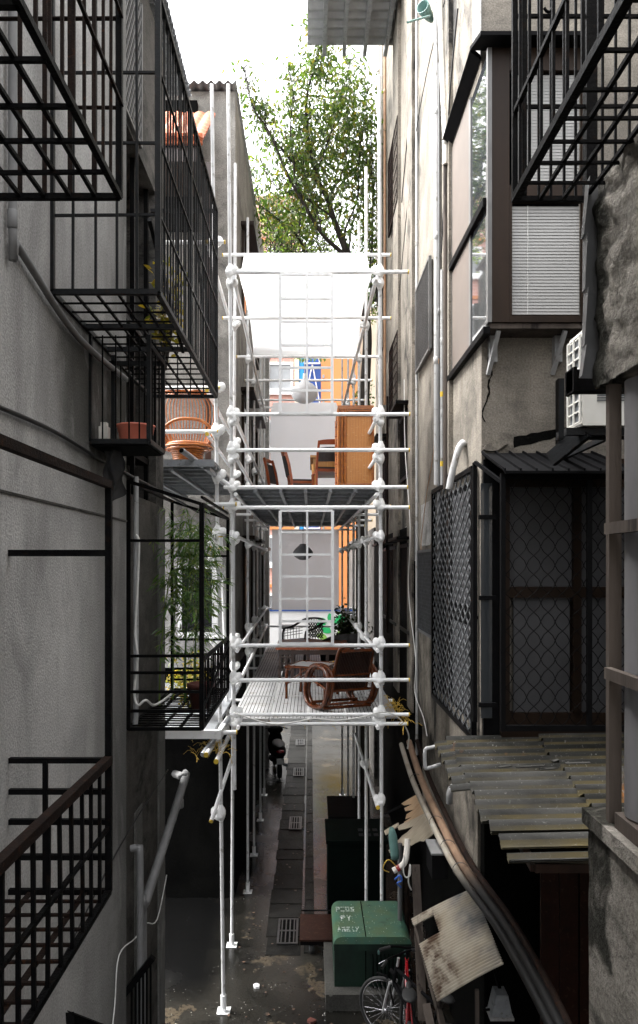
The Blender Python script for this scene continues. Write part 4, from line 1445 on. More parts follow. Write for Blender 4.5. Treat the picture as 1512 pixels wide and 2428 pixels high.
o_ = mb.build('upper_sheet', pm('tan_plastic', (0.56, 0.40, 0.25), (0.44, 0.27, 0.14), 5, .5, 0, .3, (1, 6, 1)), bp)
MB().bar(z5(120, 600) - nn * .03, z5(420, 455) - nn * .03, .03).build('bracket', M_IRON, bp)
MB().bar(z5(360, 1280) - nn * .05, z5(560, 1180) - nn * .05, .05).build('bracket', M_IRON, bp)
# ================================================================== SCAFFOLD
sc = thing('scaffold', 'two storey scaffold of white painted pipes with putty wrapped joints filling the alley', 'scaffold', (-.1, 12, 0))
ROWS = [(8.34, 541, 903), (9.8, 558, 868), (11.4, 587, 851), (12.85, 602, 838), (14.6, 617, 825), (16.2, 626, 811)]
PR = .022
XL = [(x - VX) / F * Y for Y, x, _ in ROWS]
XRr = [(x - VX) / F * Y for Y, _, x in ROWS]

cpl = MB()
cpl.lathe([(.025, -.10), (.030, -.085), (.046, -.055), (.058, -.02), (.060, .02), (.048, .055), (.032, .08), (.026, .10)], (0, 0, 0), n=14)
cpl.lathe([(.0, -.072), (.03, -.062), (.05, -.03), (.052, .01), (.042, .045), (.02, .065), (0, .07)], (.062, -.02, .012), (.35, .5, .8), n=12)
cpl.lathe([(.0, -.06), (.036, -.04), (.046, .0), (.036, .04), (0, .06)], (.02, -.045, -.03), (1, .2, .1), n=10)
CPL = None

def coupler(p, parent, flip=1, lean=0.0, s_=1.0):
    """a wrapped joint: the first one is built, the rest are copies sharing its mesh"""
    global CPL
    if CPL is None:
        CPL = cpl.build('coupler', M_WRAP, None, base=(0, 0, 0))
        c = CPL
    else:
        c = CPL.copy()
        COL.objects.link(c)
    c.parent = parent
    c.location = Vector(p) - BASE[parent.name]
    s_ = min(s_, 1.12) * .88
    c.scale = (flip * s_, s_, s_)
    c.rotation_euler = (R.uniform(-.12, .12) + lean, R.uniform(-.12, .12), R.uniform(-.4, .4))
    return c

def pole(a, b, name='pole', r=PR, parent=None, m=None):
    return MB().tube([a, b], r, 10).build(name, m or M_POLE, parent or sc)

poles = []
for i, (Y, xl, xr) in enumerate(ROWS):
    top = 5.59 if i == 0 else R.uniform(5.42, 5.55)
    if i == 0:
        a, b = P(541, 200, Y), P(556, 1872, Y)
    else:
        a = Vector((XL[i], Y, hh(top))); b = Vector((XL[i] - (.05 if i == 1 else 0), Y, 0.01))
    pl = pole(a, b)
    a2 = P(899, 182, Y) if i == 0 else Vector((XRr[i], Y, hh(top - .05)))
    b2_ = P(904, 1895, Y) if i == 0 else Vector((XRr[i], Y, .01))
    pr = pole(a2, b2_)
    poles.append((pl, a, b, pr, a2, b2_))
    for q, e in ((pl, b), (pr, b2_)):
        if e.z < .1:
            mbp = MB().box(e.x - .07, e.x + .07, e.y - .07, e.y + .07, .004, .012).tube([(e.x, e.y, .012), (e.x, e.y, .16)], .034, 10)
            mbp.build('base_plate', M_WHITE, q)

rear = pole(Vector((.945, 9.47, hh(-1.70))), Vector((.945, 9.47, .01)))
MB().box(.875, 1.015, 9.40, 9.54, .004, .012).build('base_plate', M_WHITE, rear)

def at(i, side, z):
    pl, a, b, pr, a2, b2_ = poles[i]
    p, q = (a, b) if side == 'L' else (a2, b2_)
    t = (p.z - z) / (p.z - q.z)
    return p.lerp(q, t)

# pole of the yard side, standing on its plate
pa_t, pa_b = P(502, 200, 8.34), P(530, 2392, 8.34)
pa_b.z = .01
pA = pole(pa_t, pa_b)
MB().box(pa_b.x - .075, pa_b.x + .075, pa_b.y - .06, pa_b.y + .08, .004, .014).tube([(pa_b.x, pa_b.y, .014), (pa_b.x - .004, pa_b.y, .2)], .034, 10).build('base_plate', M_WHITE, pA)

# transoms across the alley, with yellow taped ends
def rail(a, b, cap0=False, cap1=True, r=PR, name='ledger', m=None):
    o = MB().tube([a, b], r, 10).build(name, m or M_WHITE, sc)
    for on, e, d in ((cap0, Vector(a), (Vector(a) - Vector(b)).normalized()), (cap1, Vector(b), (Vector(b) - Vector(a)).normalized())):
        if on:
            MB().tube([e - d * .010, e + d * .004], r + .0012, 10).build('end_tape', M_YELLOW, o)
    return o

FY = 8.29
for (yy, xa, xb, c0) in ((645, 534, 968, False), (982, 536, 971, False), (1067, 537, 970, False), (1155, 530, 966, False), (1203, 529, 970, True), (1530, 548, 970, False), (1612, 556, 970, False), (1694, 545, 970, False), (1716, 562, 966, False)):
    rail(P(xa, yy + .5, FY), P(xb, yy, FY), c0)
    z = P(0, yy, FY).z
    for sd, fl in (('L', 1), ('R', -1)):
        p = at(0, sd, z)
        coupler((p.x, p.y - .01, z + .02), poles[0][0] if sd == 'L' else poles[0][3], fl)
for i, lv in ((1, (4.22, 3.36)), (2, (3.30,)), (3, (3.3,)), (4, (3.35,)), (5, (3.55, 1.75, 1.3, -.98, -1.38))):
    Y = ROWS[i][0]
    for H_ in lv:
        rail((XL[i] - .17, Y - .05, hh(H_)), (XRr[i] + .33, Y - .05, hh(H_)), True, True)
for i in range(1, 6):
    Y = ROWS[i][0]
    rail((XL[i] - .18, Y - .05, hh(-1.84)), (XRr[i] + .36, Y - .05, hh(-1.84)), False, True)
    rail((XL[i] - .18, Y - .05, hh(.80)), (XL[i] + .06, Y - .05, hh(.80)), False, False)
    rail((XRr[i] - .06, Y - .05, hh(.80)), (XRr[i] + .33, Y - .05, hh(.80)), False, True)
# ledgers along the alley on both sides
for H_, i0, i1 in ((3.28, 0, 5), (1.68, 0, 5), (1.24, 0, 5), (.81, 0, 5), (.33, 0, 5), (-.98, 0, 5), (-1.38, 0, 5), (-1.86, 0, 5), (-2.72, 0, 2)):
    for sd, off in (('L', .055), ('R', -.055)):
        if sd == 'L' and H_ < -2.5: continue
        p0, p1 = at(i0, sd, hh(H_)), at(i1, sd, hh(H_))
        d = (p1 - p0).normalized()
        e = p0 - d * .16
        if H_ < -2.5:
            e = p0 - d * (.55 if sd == 'L' else .12) + Vector((0, 0, -.06))
        rail(Vector((e.x + off, e.y, e.z)), Vector((p1.x + off, p1.y + .15, p1.z)), H_ < -2.5, False, r=.0225)
        for i in range(i0, i1 + 1):
            p = at(i, sd, hh(H_))
            if H_ in (3.28, 1.68, 1.24, .33, -.98, -1.38) or (H_ == -2.72 and i < 2):
                if i == 0 and H_ in (-.98, -1.38): continue
                coupler((p.x, p.y, p.z), poles[i][0] if sd == 'L' else poles[i][3], 1 if sd == 'L' else -1, s_=.92)

# upper deck: steel planks seen from below
D0, D1 = 8.36, 16.35
mb = MB()
for k in range(6):
    xa = -.93 + k * .292
    for i in range(5):
        ya, yb = ROWS[i][0] + .02, ROWS[i + 1][0] - .02
        mb.box(xa + .004, xa + .288, ya, yb, hh(.90), hh(.925))
ud = mb.build('upper_deck', M_GALVDARK, sc)
mb = MB()
for k in range(7):
    xa = -.93 + k * .292
    mb.box(xa - .018, xa + .018, D0, D1, hh(.855), hh(.897))
for i in range(5):
    for q in range(3):
        yy = ROWS[i][0] + .3 + q * .45
        mb.box(-.93, .82, yy, yy + .03, hh(.872), hh(.8985))
for k in range(6):
    for i in range(5):
        for q in (.6, 1.1):
            mb.box(-.93 + k * .292 + .05, -.93 + k * .292 + .24, ROWS[i][0] + q, ROWS[i][0] + q + .012, hh(.893), hh(.8988))
mb.build('deck_rib', M_GALV, ud)
# lower deck: slotted pale planks seen from above
mb, sb_ = MB(), MB()
for i in range(5):
    ya, yb = ROWS[i][0] + .0, ROWS[i + 1][0] - .025
    for k in range(4):
        xa = -.93 + k * .455
        dz = R.uniform(-.006, .006)
        mb.box(xa + .012, xa + .443, ya, yb, hh(-1.82) + dz, hh(-1.785) + dz)
        for q in range(9):
            xs = xa + .045 + q * .045
            sb_.box(xs, xs + .007, ya + .03, yb - .03, hh(-1.79) + dz, hh(-1.7835) + dz)
ld = mb.build('lower_deck', M_DECK, sc)
sb_.build('deck_slots', M_DECKSLOT, ld)
MB().box(.90, 1.06, 8.6, 11.0, hh(-1.84), hh(-1.81)).build('side_plank', M_GALV, sc)

# ---- yard side of the scaffold
mb = MB()
mb.box(-2.6, -1.04, 7.74, 11.08, hh(1.10), hh(1.13))
yd = mb.build('yard_deck', M_GALVDARK, sc)
mb = MB()
mb.box(-2.6, -1.03, 7.70, 7.738, hh(1.06), hh(1.135))
for k in range(9):
    yy = 7.95 + k * .36
    mb.box(-2.6, -1.04, yy, yy + .035, hh(1.06), hh(1.098))
for xx in (-1.9, -1.5, -1.1):
    mb.bar((xx, 7.75, hh(1.04)), (xx, 11.05, hh(1.04)), .04)
mb.build('deck_rib', M_GALV, yd)
YA = 8.25
for (yy, xa, xb) in ((575, 380, 533), (920, 380, 520), (1024, 380, 516), (1196, 492, 560)):
    rail(P(xa, yy, YA), P(xb, yy - 1, YA))
    z = P(0, yy, YA).z
    t = (pa_t.z - z) / (pa_t.z - pa_b.z)
    p = pa_t.lerp(pa_b, t)
    if yy < 1100: coupler((p.x, p.y - .02, z + .02), pA, 1, s_=1.1)
for H_ in (3.7, 2.0, 1.5):
    rail((-1.18, 8.2, hh(H_)), (-1.22, 10.9, hh(H_)), True, False)
rail(P(430, 1068, 7.45), P(512, 1128, 8.3), False, True, r=.03, m=M_GALV)
MB().tube([P(430, 1068, 7.447), P(431, 1069, 7.46)], .024, 10).build('dark_bore', M_DECKSLOT, sc)
rail(P(512, 1128, 8.28), P(550, 1155, 8.3), False, True, r=.022)
p = pa_t.lerp(pa_b, (pa_t.z - P(0, 1128, 8.34).z) / (pa_t.z - pa_b.z))
coupler((p.x, p.y - .02, p.z), pA, 1, s_=1.15)
# cluster of joints and stub pipes lower on the yard side
mid = lambda y: pa_t.lerp(pa_b, (pa_t.z - P(0, y, 8.34).z) / (pa_t.z - pa_b.z))
for (yy, s_) in ((1265, 1.2), (1292, 1.25), (1330, 1.2), (1520, 1.1), (1560, 1.1), (1600, 1.1), (1640, 1.1), (1925, 1.35)):
    p = mid(yy)
    coupler((p.x + .0, p.y - .03, p.z), pA, R.choice((1, -1)), s_=s_)
for (xa, ya_, Ya, xb, yb_, Yb) in ((455, 1257, 7.9, 505, 1280, 8.3), (497, 1300, 8.2, 536, 1300, 8.4), (523, 1272, 8.1, 523, 1300, 8.1), (520, 1345, 8.5, 520, 1420, 8.5), (488, 1790, 7.6, 520, 1745, 8.7), (512, 1806, 7.7, 545, 1740, 8.9), (505, 1738, 8.0, 560, 1736, 8.1)):
    rail(P(xa, ya_, Ya), P(xb, yb_, Yb), True, True, r=.026)
rail(P(500, 1948, 8.0), P(549, 1800, 8.7), True, False)
rail(P(515, 1340, 9.3), P(524, 1730, 9.3), False, False, name='pole')
rail(P(527, 1360, 9.6), P(540, 1730, 9.6), False, False, name='pole')
mb = MB()
mb.box(-2.6, -1.06, 7.9, 11.1, hh(-1.86), hh(-1.82))
yd2 = mb.build('yard_deck', M_GALV, sc)
MB().box(-2.6, -1.0, 7.84, 7.898, hh(-1.90), hh(-1.81)).bar((-1.0, 7.86, hh(-1.86)), (-.98, 8.6, hh(-1.86)), .05, .10).build('edge_beam', M_WHITE, yd2)
# angled bearer from the yard deck to the front corner
rail(P(480, 1790, 7.75), P(545, 1700, 8.35), False, False, r=.03, m=M_GALV)
# far guard poles on the ground storey
for (x_, Y_, b_) in ((563, 10.65, 2126),):
    pass

# ================================================================== SHEETS, FRAMES, LAMPS
rrn = random.Random(4)
def canopy(u, v):
    # v: 0 at the front rail, 1 at the far edge
    hw = .79 + .05 * v
    x = (-.055 - .03 * v) + (2 * u - 1) * hw * (1 - .05 * math.sin(math.pi * v))
    Y = 8.36 + 3.35 * v
    z = hh(3.40) - .02 * v - .035 * math.sin(math.pi * v) * math.sin(math.pi * u) - .02 * (math.sin(math.pi * u) if v > .75 else 0) * (v - .75) - .012 * math.sin(v * 11 + u * 3) * v
    return Vector((x, Y, z + (.05 - .30 * (v > .93) * (v - .93) / .07 * .15)))
mb = MB()
mb.grid(canopy, 26, 40)
mb.grid(lambda u, v: canopy(u, v) + Vector((0, 0, .004)), 26, 40)
cn = thing('canopy', 'white tarpaulin canopy slung between the scaffold pipes over the upper deck', 'canopy', (0, 10, hh(3.3)))
mb.build('sheet', M_TARP, cn)
def flap(u, v):
    a, b = P(578, 606, 9.76), P(869, 606, 9.76)
    c, d = P(566, 650, 8.33), P(880, 650, 8.33)
    return a.lerp(b, u).lerp(c.lerp(d, u), v) + Vector((0, 0, -.06 * math.sin(math.pi * v) + .012 * math.sin(u * 14)))
mb = MB(); mb.grid(flap, 26, 14); mb.grid(lambda u, v: flap(u, v) + Vector((0, 0, .004)), 26, 14)
mb.build('front_flap', M_TARP, cn)

def sheet(name, label, x0, x1, Y, H0, H1, flare):
    def fn(u, v):
        fl = flare * max(0, (.08 - v) / .08)
        return Vector(((x0 - fl) + (x1 - x0 + 2 * fl) * u, Y + .02 * math.sin(u * 9) * (1 - v) + .01 * math.sin(v * 7 + u * 4), hh(H1) - (H1 - H0) * v))
    mb = MB()
    mb.grid(fn, 30, 40)
    mb.grid(lambda u, v: fn(u, v) + Vector((0, .004, 0)), 30, 40)
    return tag(mb.build(name, M_SHEET), label, 'sheet')
sheet('hanging_sheet', 'pale hanging sheet closing the far end of the upper deck', -.89, .60, 16.0, .86, 3.42, 0)
mb = MB()
mb.grid(lambda u, v: Vector((-.90 + 1.56 * u + .08 * (1 - v) * (1 - 2 * u), 15.96 - .03 * v, hh(3.62) - .26 * v)), 10, 4)
mb.grid(lambda u, v: Vector((-.90 + 1.56 * u + .08 * (1 - v) * (1 - 2 * u), 15.964 - .03 * v, hh(3.62) - .26 * v)), 10, 4)
tag(mb.build('folded_sheet', M_TARP), 'white folded top hem draped over the rail above the pale upper sheet', 'sheet')
sheet('hanging_sheet', 'pale grey translucent sheet hanging behind the grey lamp above the lower deck', -.85, .64, 16.0, -1.0, .80, 0)

def frame_grid(name, label, xa, xb, ys, Y):
    t = thing(name, label, 'frame', P((xa + xb) / 2, ys[-1], Y))
    mb = MB()
    xm = (xa + xb) / 2 + 2
    for x_ in (xa, xm, xb):
        mb.bar(P(x_, ys[0], Y), P(x_, ys[-1], Y), .034 if x_ != xm else .024, .02, (0, 1, 0))
    mb.build('upright', M_WHITE, t)
    mb = MB()
    for y_ in ys:
        mb.bar(P(xa, y_, Y + .006), P(xb, y_, Y + .006), .026, .02, (0, 1, 0))
    mb.build('rung', M_WHITE, t)
    return t
frame_grid('lattice_frame', 'white twelve square lattice frame hanging upright in front of the upper deck', 664, 787, (651, 708, 763, 819, 872, 926, 979), 8.22)
frame_grid('lattice_frame', 'white twelve square lattice frame standing upright in front of the lower deck', 664, 788, (1211, 1262, 1315, 1367, 1420, 1473, 1526), 8.22)

lw_ = thing('pendant_lamp', 'large white bell shaped pendant lamp glowing pale above the upper deck', 'lamp', P(722, 955, 10.5))
c = P(722, 925, 10.5)
MB().lathe([(.03, .17), (.045, .15), (.06, .12), (.12, .085), (.175, .03), (.195, -.03), (.19, -.09), (.15, -.15), (.09, -.18), (.0, -.185)], c, n=24).build('lamp_shade', M_LAMPW, lw_)
MB().tube([c + Vector((0, 0, .17)), c + Vector((0, 0, .80))], .005, 6).build('cable', M_CABLEW, lw_)
MB().tube([c + Vector((0, 0, .16)), c + Vector((0, 0, .24))], .028, 10).build('lamp_holder', M_WHITE, lw_)
lg_ = thing('pendant_lamp', 'grey bell shaped pendant lamp hanging under the upper deck', 'lamp', P(718, 1325, 11))
c = P(718, 1308, 11)
MB().lathe([(.025, .12), (.05, .115), (.06, .095), (.11, .05), (.15, .0), (.158, -.04), (.15, -.055), (.10, -.10), (.05, -.125), (.0, -.13)], c, n=24).build('lamp_shade', M_LAMPG, lg_)
MB().tube([c + Vector((0, 0, .115)), Vector((c.x, c.y, hh(.86)))], .004, 6).build('cable', M_CABLE, lg_)

# ================================================================== FURNITURE
ZU, ZL = hh(.926), hh(-1.783)
# chest of drawers
ch = thing('chest_of_drawers', 'tall orange rattan chest of drawers on the upper deck', 'chest', (.575, 9.4, ZU))
mb = MB()
x0, x1, ya, yb, zt = .36, .795, 9.1, 9.85, ZU + 1.05
mb.box(x0 + .02, x1, ya + .012, yb, ZU + .06, zt)
mb.build('carcass', M_RATTAN, ch)
mb = MB()
for (a, b) in (((x0, ya, ZU), (x0, ya, zt)), ((x1, ya, ZU), (x1, ya, zt)), ((x0, yb, ZU), (x0, yb, zt)), ((x1, yb, ZU), (x1, yb, zt))):
    mb.tube([a, b], .020, 8)
mb.tube([(x0 + .085, ya + .005, ZU + .08), (x0 + .085, ya + .005, zt)], .02, 8)
mb.tube([(x0 + .045, ya + .003, ZU + .08), (x0 + .045, ya + .003, zt)], .018, 8)
for z in (ZU + .07, ZU + .1, zt - .015, zt - .075):
    mb.tube([(x0, ya, z), (x1, ya, z)], .014, 8); mb.tube([(x0, ya, z), (x0, yb, z)], .014, 8)
mb.box(x0 - .01, x1 + .012, ya - .014, yb + .01, zt + .001, zt + .05)
mb.build('frame', M_RATTAN, ch)
def m_weave():
    m, nt, bs = nodes('woven_rattan')
    tc = N(nt, 'ShaderNodeTexCoord')
    wv_ = N(nt, 'ShaderNodeTexWave'); wv_.bands_direction = 'Z'; wv_.inputs['Scale'].default_value = 22; wv_.inputs['Distortion'].default_value = 1.5
    w2 = N(nt, 'ShaderNodeTexWave'); w2.bands_direction = 'X'; w2.inputs['Scale'].default_value = 16; w2.inputs['Distortion'].default_value = 2.0
    nt.links.new(tc.outputs['Object'], wv_.inputs[0]); nt.links.new(tc.outputs['Object'], w2.inputs[0])
    a = mix(nt, wv_.outputs['Fac'], (0.66, 0.29, 0.07), (0.48, 0.17, 0.032))
    a = mix(nt, ramp(nt, w2.outputs['Fac'], .0, .35, (1, 1, 1, 1), (0, 0, 0, 1)), a, (0.40, 0.14, 0.03))
    z = tex(nt, 14, (1, 1, 4), detail=6)
    a = mix(nt, ramp(nt, z, .58, .7), a, (0.62, 0.36, 0.14))
    nt.links.new(a, bs.inputs['Base Color'])
    bs.inputs['Roughness'].default_value = .45
    bump(nt, bs, wv_.outputs['Fac'], .4, .004)
    return m
M_WEAVE = m_weave()
MB().box(x0 + .10, x1 - .02, ya + .004, ya + .011, ZU + .115, zt - .09).build('woven_panel', M_WEAVE, ch)
for k in range(7):
    z = ZU + .13 + k * .125
    d = MB().box(x0 + .004, x0 + .019, ya + .03, yb - .03, z, z + .115).build('drawer', M_RATTAN, ch)
    mk = MB()
    for yy in (ya + .15, yb - .15):
        mk.lathe([(.0, -.018), (.011, -.012), (.011, .0), (.006, .014)], (x0 - .01, yy, z + .06), (1, 0, 0), 8)
    mk.build('knob', M_TEAK, d)

def dining_chair(label, loc, rot, h=.88, m=None, pad=None, wide=.42, slats=False, group=None):
    """local: the seat looks along +y, the back is at -y"""
    t = thing('dining_chair', label, 'chair', loc, group, rot)
    m = m or M_TEAK
    hw = wide / 2
    for sx in (-1, 1):
        mb = MB()
        pts = [(sx * hw, -.20, 0), (sx * hw, -.19, .42), (sx * hw * .97, -.235, h * .75), (sx * hw * .9, -.30, h)]
        for i in range(3): mb.bar(pts[i], pts[i + 1], .03, .042, (0, 1, 0))
        mb.build('leg', m, t)
        MB().bar((sx * hw, .20, 0), (sx * hw, .20, .40), .034).build('leg', m, t)
    MB().box(-hw, hw, -.20, .22, .385, .425).build('seat_frame', m, t)
    MB().box(-hw + .02, hw - .02, -.17, .21, .426, .455).build('seat', pad or M_BLACKCUSH, t)
    mb = MB()
    def bk(z0, z1, bow):
        f0 = (z0 - .42) / (h - .42); f1 = (z1 - .42) / (h - .42)
        n = 8
        lo, hi = [], []
        for q in range(n + 1):
            u = q / n * 2 - 1
            b = bow * (1 - u * u)
            lo.append((u * hw * .93, -.19 - .11 * f0 - b, z0)); hi.append((u * hw * .9, -.19 - .11 * f1 - b, z1 + .015 * (1 - u * u)))
        v = lo + hi + [(p[0], p[1] - .02, p[2]) for p in lo + hi]
        fs = []
        for q in range(n):
            fs += [(q, q + 1, n + 2 + q, n + 1 + q), (2 * (n + 1) + q, 3 * (n + 1) + q, 3 * (n + 1) + q + 1, 2 * (n + 1) + q + 1),
                   (q, 2 * (n + 1) + q, 2 * (n + 1) + q + 1, q + 1), (n + 1 + q, n + 2 + q, 3 * (n + 1) + q + 1, 3 * (n + 1) + q)]
        return v, fs
    v, fs = bk(h - .055, h, .03); MB().add(v, fs).build('top_rail', m, t)
    v, fs = bk(.52 if not slats else h - .26, h - .10, .03); MB().add(v, fs).build('back_pad', (pad or M_BLACKCUSH) if not slats else m, t)
    mb = MB()
    mb.bar((-hw, -.19, .2), (-hw, .2, .2), .02); mb.bar((hw, -.19, .2), (hw, .2, .2), .02)
    mb.build('stretcher', m, t)
    return t
def px_floor(x, Y, z): return Vector(((x - VX) / F * Y, Y, z))
dining_chair('red brown dining chair with a black pad, standing apart from the pine table', px_floor(673, 12.6, ZU), -1.9, .95)
dining_chair('red brown dining chair seen from the side, pulled up to the pine table', px_floor(716, 11.7, ZU), -1.45, .92)
dining_chair('red brown dining chair with black upholstered back, turned away against the rattan chest', px_floor(784, 10.25, ZU), .12, .80, wide=.46)
dining_chair('light pine chair with a curved slat back behind the red brown side chair', px_floor(713, 13.4, ZU), 3.3, .70, M_PINE, M_PINE, slats=True)
tb = thing('dining_table', 'honey pine dining table on the upper deck', 'table', px_floor(790, 11.2, ZU))
q = px_floor(735, 11.0, ZU); q2 = px_floor(838, 11.0, ZU)
MB().box(q.x, q2.x, 10.75, 12.2, ZU + .69, ZU + .725).build('tabletop', M_PINE, tb)
MB().box(q.x + .05, q2.x - .05, 10.80, 12.15, ZU + .55, ZU + .688).build('apron', M_PINE, tb)
for xx in (q.x + .06, q2.x - .08):
    for yy in (10.84, 12.1):
        MB().tube([(xx, yy, ZU + .60), (xx + .01, yy, ZU + .45), (xx + .03, yy, ZU + .2), (xx + .045, yy, ZU)], [.045, .042, .03, .024], 8).build('leg', M_PINE, tb)

# peacock style rattan chair on the yard deck
pc = thing('rattan_chair', 'orange rattan chair with a tall shell back on the side platform', 'chair', (-1.475, 8.65, hh(1.13)), rot=.25)
bkm, rim, arm, bse = MB(), MB(), MB(), MB()
def backpt(a, t):
    # a -1..1 across, t 0..1 up
    wv_ = .20 + .17 * math.sin(min(1, t * 1.25) * math.pi * .62)
    if t > .72: wv_ *= math.sqrt(max(0.02, 1 - ((t - .72) / .30) ** 2))
    x = a * wv_
    return Vector((x, .16 + .14 * t - .16 * a * a * (1 - .3 * t), .27 + .77 * t))
for k in range(19):
    a = -1 + 2 * k / 18
    bkm.tube([backpt(a, t / 12) for t in range(13)], .0085, 5)
bko = bkm.build('backrest', M_RATTAN, pc)
rim.tube([backpt(-1, t / 14) for t in range(15)] + [backpt(-1 + 2 * k / 8, 1.0) for k in range(1, 8)] + [backpt(1, 1 - t / 14) for t in range(15)], .017, 8)
rim.build('rim', M_RATTAN, bko)
pts = []
for k in range(17):
    a = math.pi * k / 16
    pts.append((.36 * math.cos(a), .12 - .34 * math.sin(a) * .9, .60 - .20 * abs(math.cos(a)) ** 3))
arm.tube(smooth_path(pts, 2), .019, 8)
for k in range(2, 15):
    p = Vector(pts[k])
    if k in (2, 3, 13, 14, 4, 12): arm.tube([p, (p.x * .72, p.y * .8 + .02, .30)], .008, 5)
arm.build('armrest', M_RATTAN, pc)
for z_ in range(12):
    t = z_ / 11
    r = .24 - .07 * math.sin(t * math.pi) ** .8 + .06 * (t > .8) * (t - .8) / .2
    bse.tube([(r * math.cos(a * math.pi / 12), r * math.sin(a * math.pi / 12), .012 + .27 * t) for a in range(24)], .0135, 6, closed=True)
bse.lathe([(.17, .02), (.16, .13), (.2, .27), (0, .275)], (0, 0, 0), n=20)
bse.build('base', M_RATTAN, pc)
MB().lathe([(0, .29), (.25, .285), (.27, .31), (.25, .335), (0, .34)], (0, 0, 0), n=24).build('seat', M_RATTAN, pc)

# planter's chair of bent rattan on the lower deck (seen from behind)
rc = thing('rattan_chair', 'low rattan lounge chair with looped bentwood arms, seen from behind on the lower deck', 'chair', (.385, 8.95, ZL), rot=.38)
def loop(sx, off, sc_=1.0):
    pts = []
    for k in range(32):
        a = 2 * math.pi * k / 32
        ca, sa = math.cos(a), math.sin(a)
        y = .36 * sc_ * math.copysign(abs(ca) ** .8, ca) + .02 + .10 * (sa > 0) * sa * 0
        z = .285 + .27 * sc_ * math.copysign(abs(sa) ** .85, sa)
        y -= .10 * (z - .285) / .27
        pts.append((sx * .30 + off, y, z))
    return pts
for sx in (-1, 1):
    for off in (-.027, .027):
        MB().tube(loop(sx, off), .026, 9, closed=True).build('arm_loop', M_RATTANMID, rc)
sf = MB()
for x_ in (-.26, .26):
    sf.tube([(x_, -.22, .26), (x_, .34, .33)], .019, 8)
for y_, z_ in ((-.22, .26), (.06, .295), (.34, .33)):
    sf.tube([(-.30, y_, z_), (.30, y_, z_)], .017, 8)
sf.tube([(-.32, -.18, .05), (.32, -.18, .05)], .019, 8); sf.tube([(-.32, .2, .06), (.32, .2, .06)], .019, 8)
sf.tube([(-.30, -.30, .12), (.30, -.30, .12)], .015, 8)
sf.build('seat_frame', M_RATTANMID, rc)
MB().grid(lambda u, v: Vector((-.25 + .5 * u, -.2 + .52 * v, .285 + .065 * v + .004 * math.sin(u * 60))), 60, 4).grid(lambda u, v: Vector((-.25 + .5 * u, -.2 + .52 * v, .265 + .065 * v)), 6, 4).build('seat', M_RATTANDK, rc)
bf = MB()
bpts = [(-.24, -.20, .27), (-.235, -.34, .55), (-.225, -.43, .75), (-.18, -.46, .81), (0, -.465, .825), (.18, -.46, .81), (.225, -.43, .75), (.235, -.34, .55), (.24, -.20, .27)]
bf.tube(smooth_path(bpts, 4), .021, 9)
bf.tube([(-.2, -.45, .765), (.2, -.45, .765)], .022, 9); bf.tube([(-.24, -.30, .46), (.24, -.30, .46)], .018, 8)
bfo = bf.build('back_frame', M_RATTANMID, rc)
def bpan(u, v):
    return Vector((-.21 + .42 * u, -.22 - .215 * v - .0 * u, .29 + .46 * v))
mb = MB()
for k in range(21):
    mb.tube([bpan(k / 20, t / 6) for t in range(7)], .0125, 6)
mb.build('backrest', M_RATTANDK, rc)

ct = thing('coffee_table', 'rattan coffee table with glass top beside the lounge chair', 'table', (.03, 9.75, ZL), rot=-.35)
fr = MB()
for sx in (-1, 1):
    for sy in (-1, 1):
        MB().tube(smooth_path([(sx * .27, sy * .27, 0), (sx * .27, sy * .27, .32), (sx * .25, sy * .25, .40), (sx * .16, sy * .22, .425)], 4), .020, 8).build('leg', M_RATTANMID, ct)
for s_ in (-1, 1):
    fr.tube([(-.29, s_ * .27, .425), (.29, s_ * .27, .425)], .019, 8); fr.tube([(s_ * .27, -.29, .425), (s_ * .27, .29, .425)], .019, 8)
    fr.tube([(-.27, s_ * .27, .2), (0, s_ * .27, .40), (.27, s_ * .27, .2)], .012, 6); fr.tube([(s_ * .27, -.27, .2), (s_ * .27, .27, .2)], .014, 6)
fr.build('frame', M_RATTANMID, ct)
MB().box(-.25, .25, -.25, .25, .428, .436).build('glass_top', M_FROST, ct)

lt = thing('low_table', 'long dark red wooden table behind the coffee table on the lower deck', 'table', (-.1, 11.6, ZL))
MB().box(-.54, .62, 11.2, 12.4, ZL + .46, ZL + .50).build('tabletop', M_TEAK, lt)
for xx in (-.50, -.40, -.30, -.05, .25, .55):
    for yy in (11.24, 12.32):
        MB().box(xx, xx + .045, yy, yy + .045, ZL, ZL + .458).build('leg', M_DARKWOOD, lt)
mb = MB()
for z_ in (.12, .22, .32): mb.box(-.50, -.30, 11.25, 11.28, ZL + z_, ZL + z_ + .03)
mb.box(-.5, .6, 11.23, 11.25, ZL + .38, ZL + .45)
mb.build('apron', M_DARKWOOD, lt)

wc = thing('wicker_armchair', 'black wicker armchair silhouetted against the white hoarding', 'chair', (-.10, 13.1, ZL), rot=2.3)
mb = MB()
for sx in (-1, 1):
    for sy in (-1, 1):
        MB().tube([(sx * .26, sy * .24, 0), (sx * .25, sy * .22, .42)], .02, 8).build('leg', M_BLACKWICK, wc)
mb.box(-.27, .27, -.24, .26, .38, .42)
mb.build('seat', M_BLACKWICK, wc)
mb = MB()
arc = [(.30 * math.sin(a), -.20 - .1 * math.cos(a), .74 + .06 * math.cos(a)) for a in [-1.3 + 2.6 * k / 10 for k in range(11)]]
full = [(-.31, .26, .40), (-.31, .24, .60), (-.31, .05, .64)] + arc + [(.31, .05, .64), (.31, .24, .60), (.31, .26, .40)]
mb.tube(smooth_path(full, 3), .02, 8)
mb.build('armrest', M_BLACKWICK, wc)
mb = MB()
mb.lattice((-.2, -.27, .44), (1, 0, 0), (0, 0, 1), .4, .33, .07, .07, .016, .012)
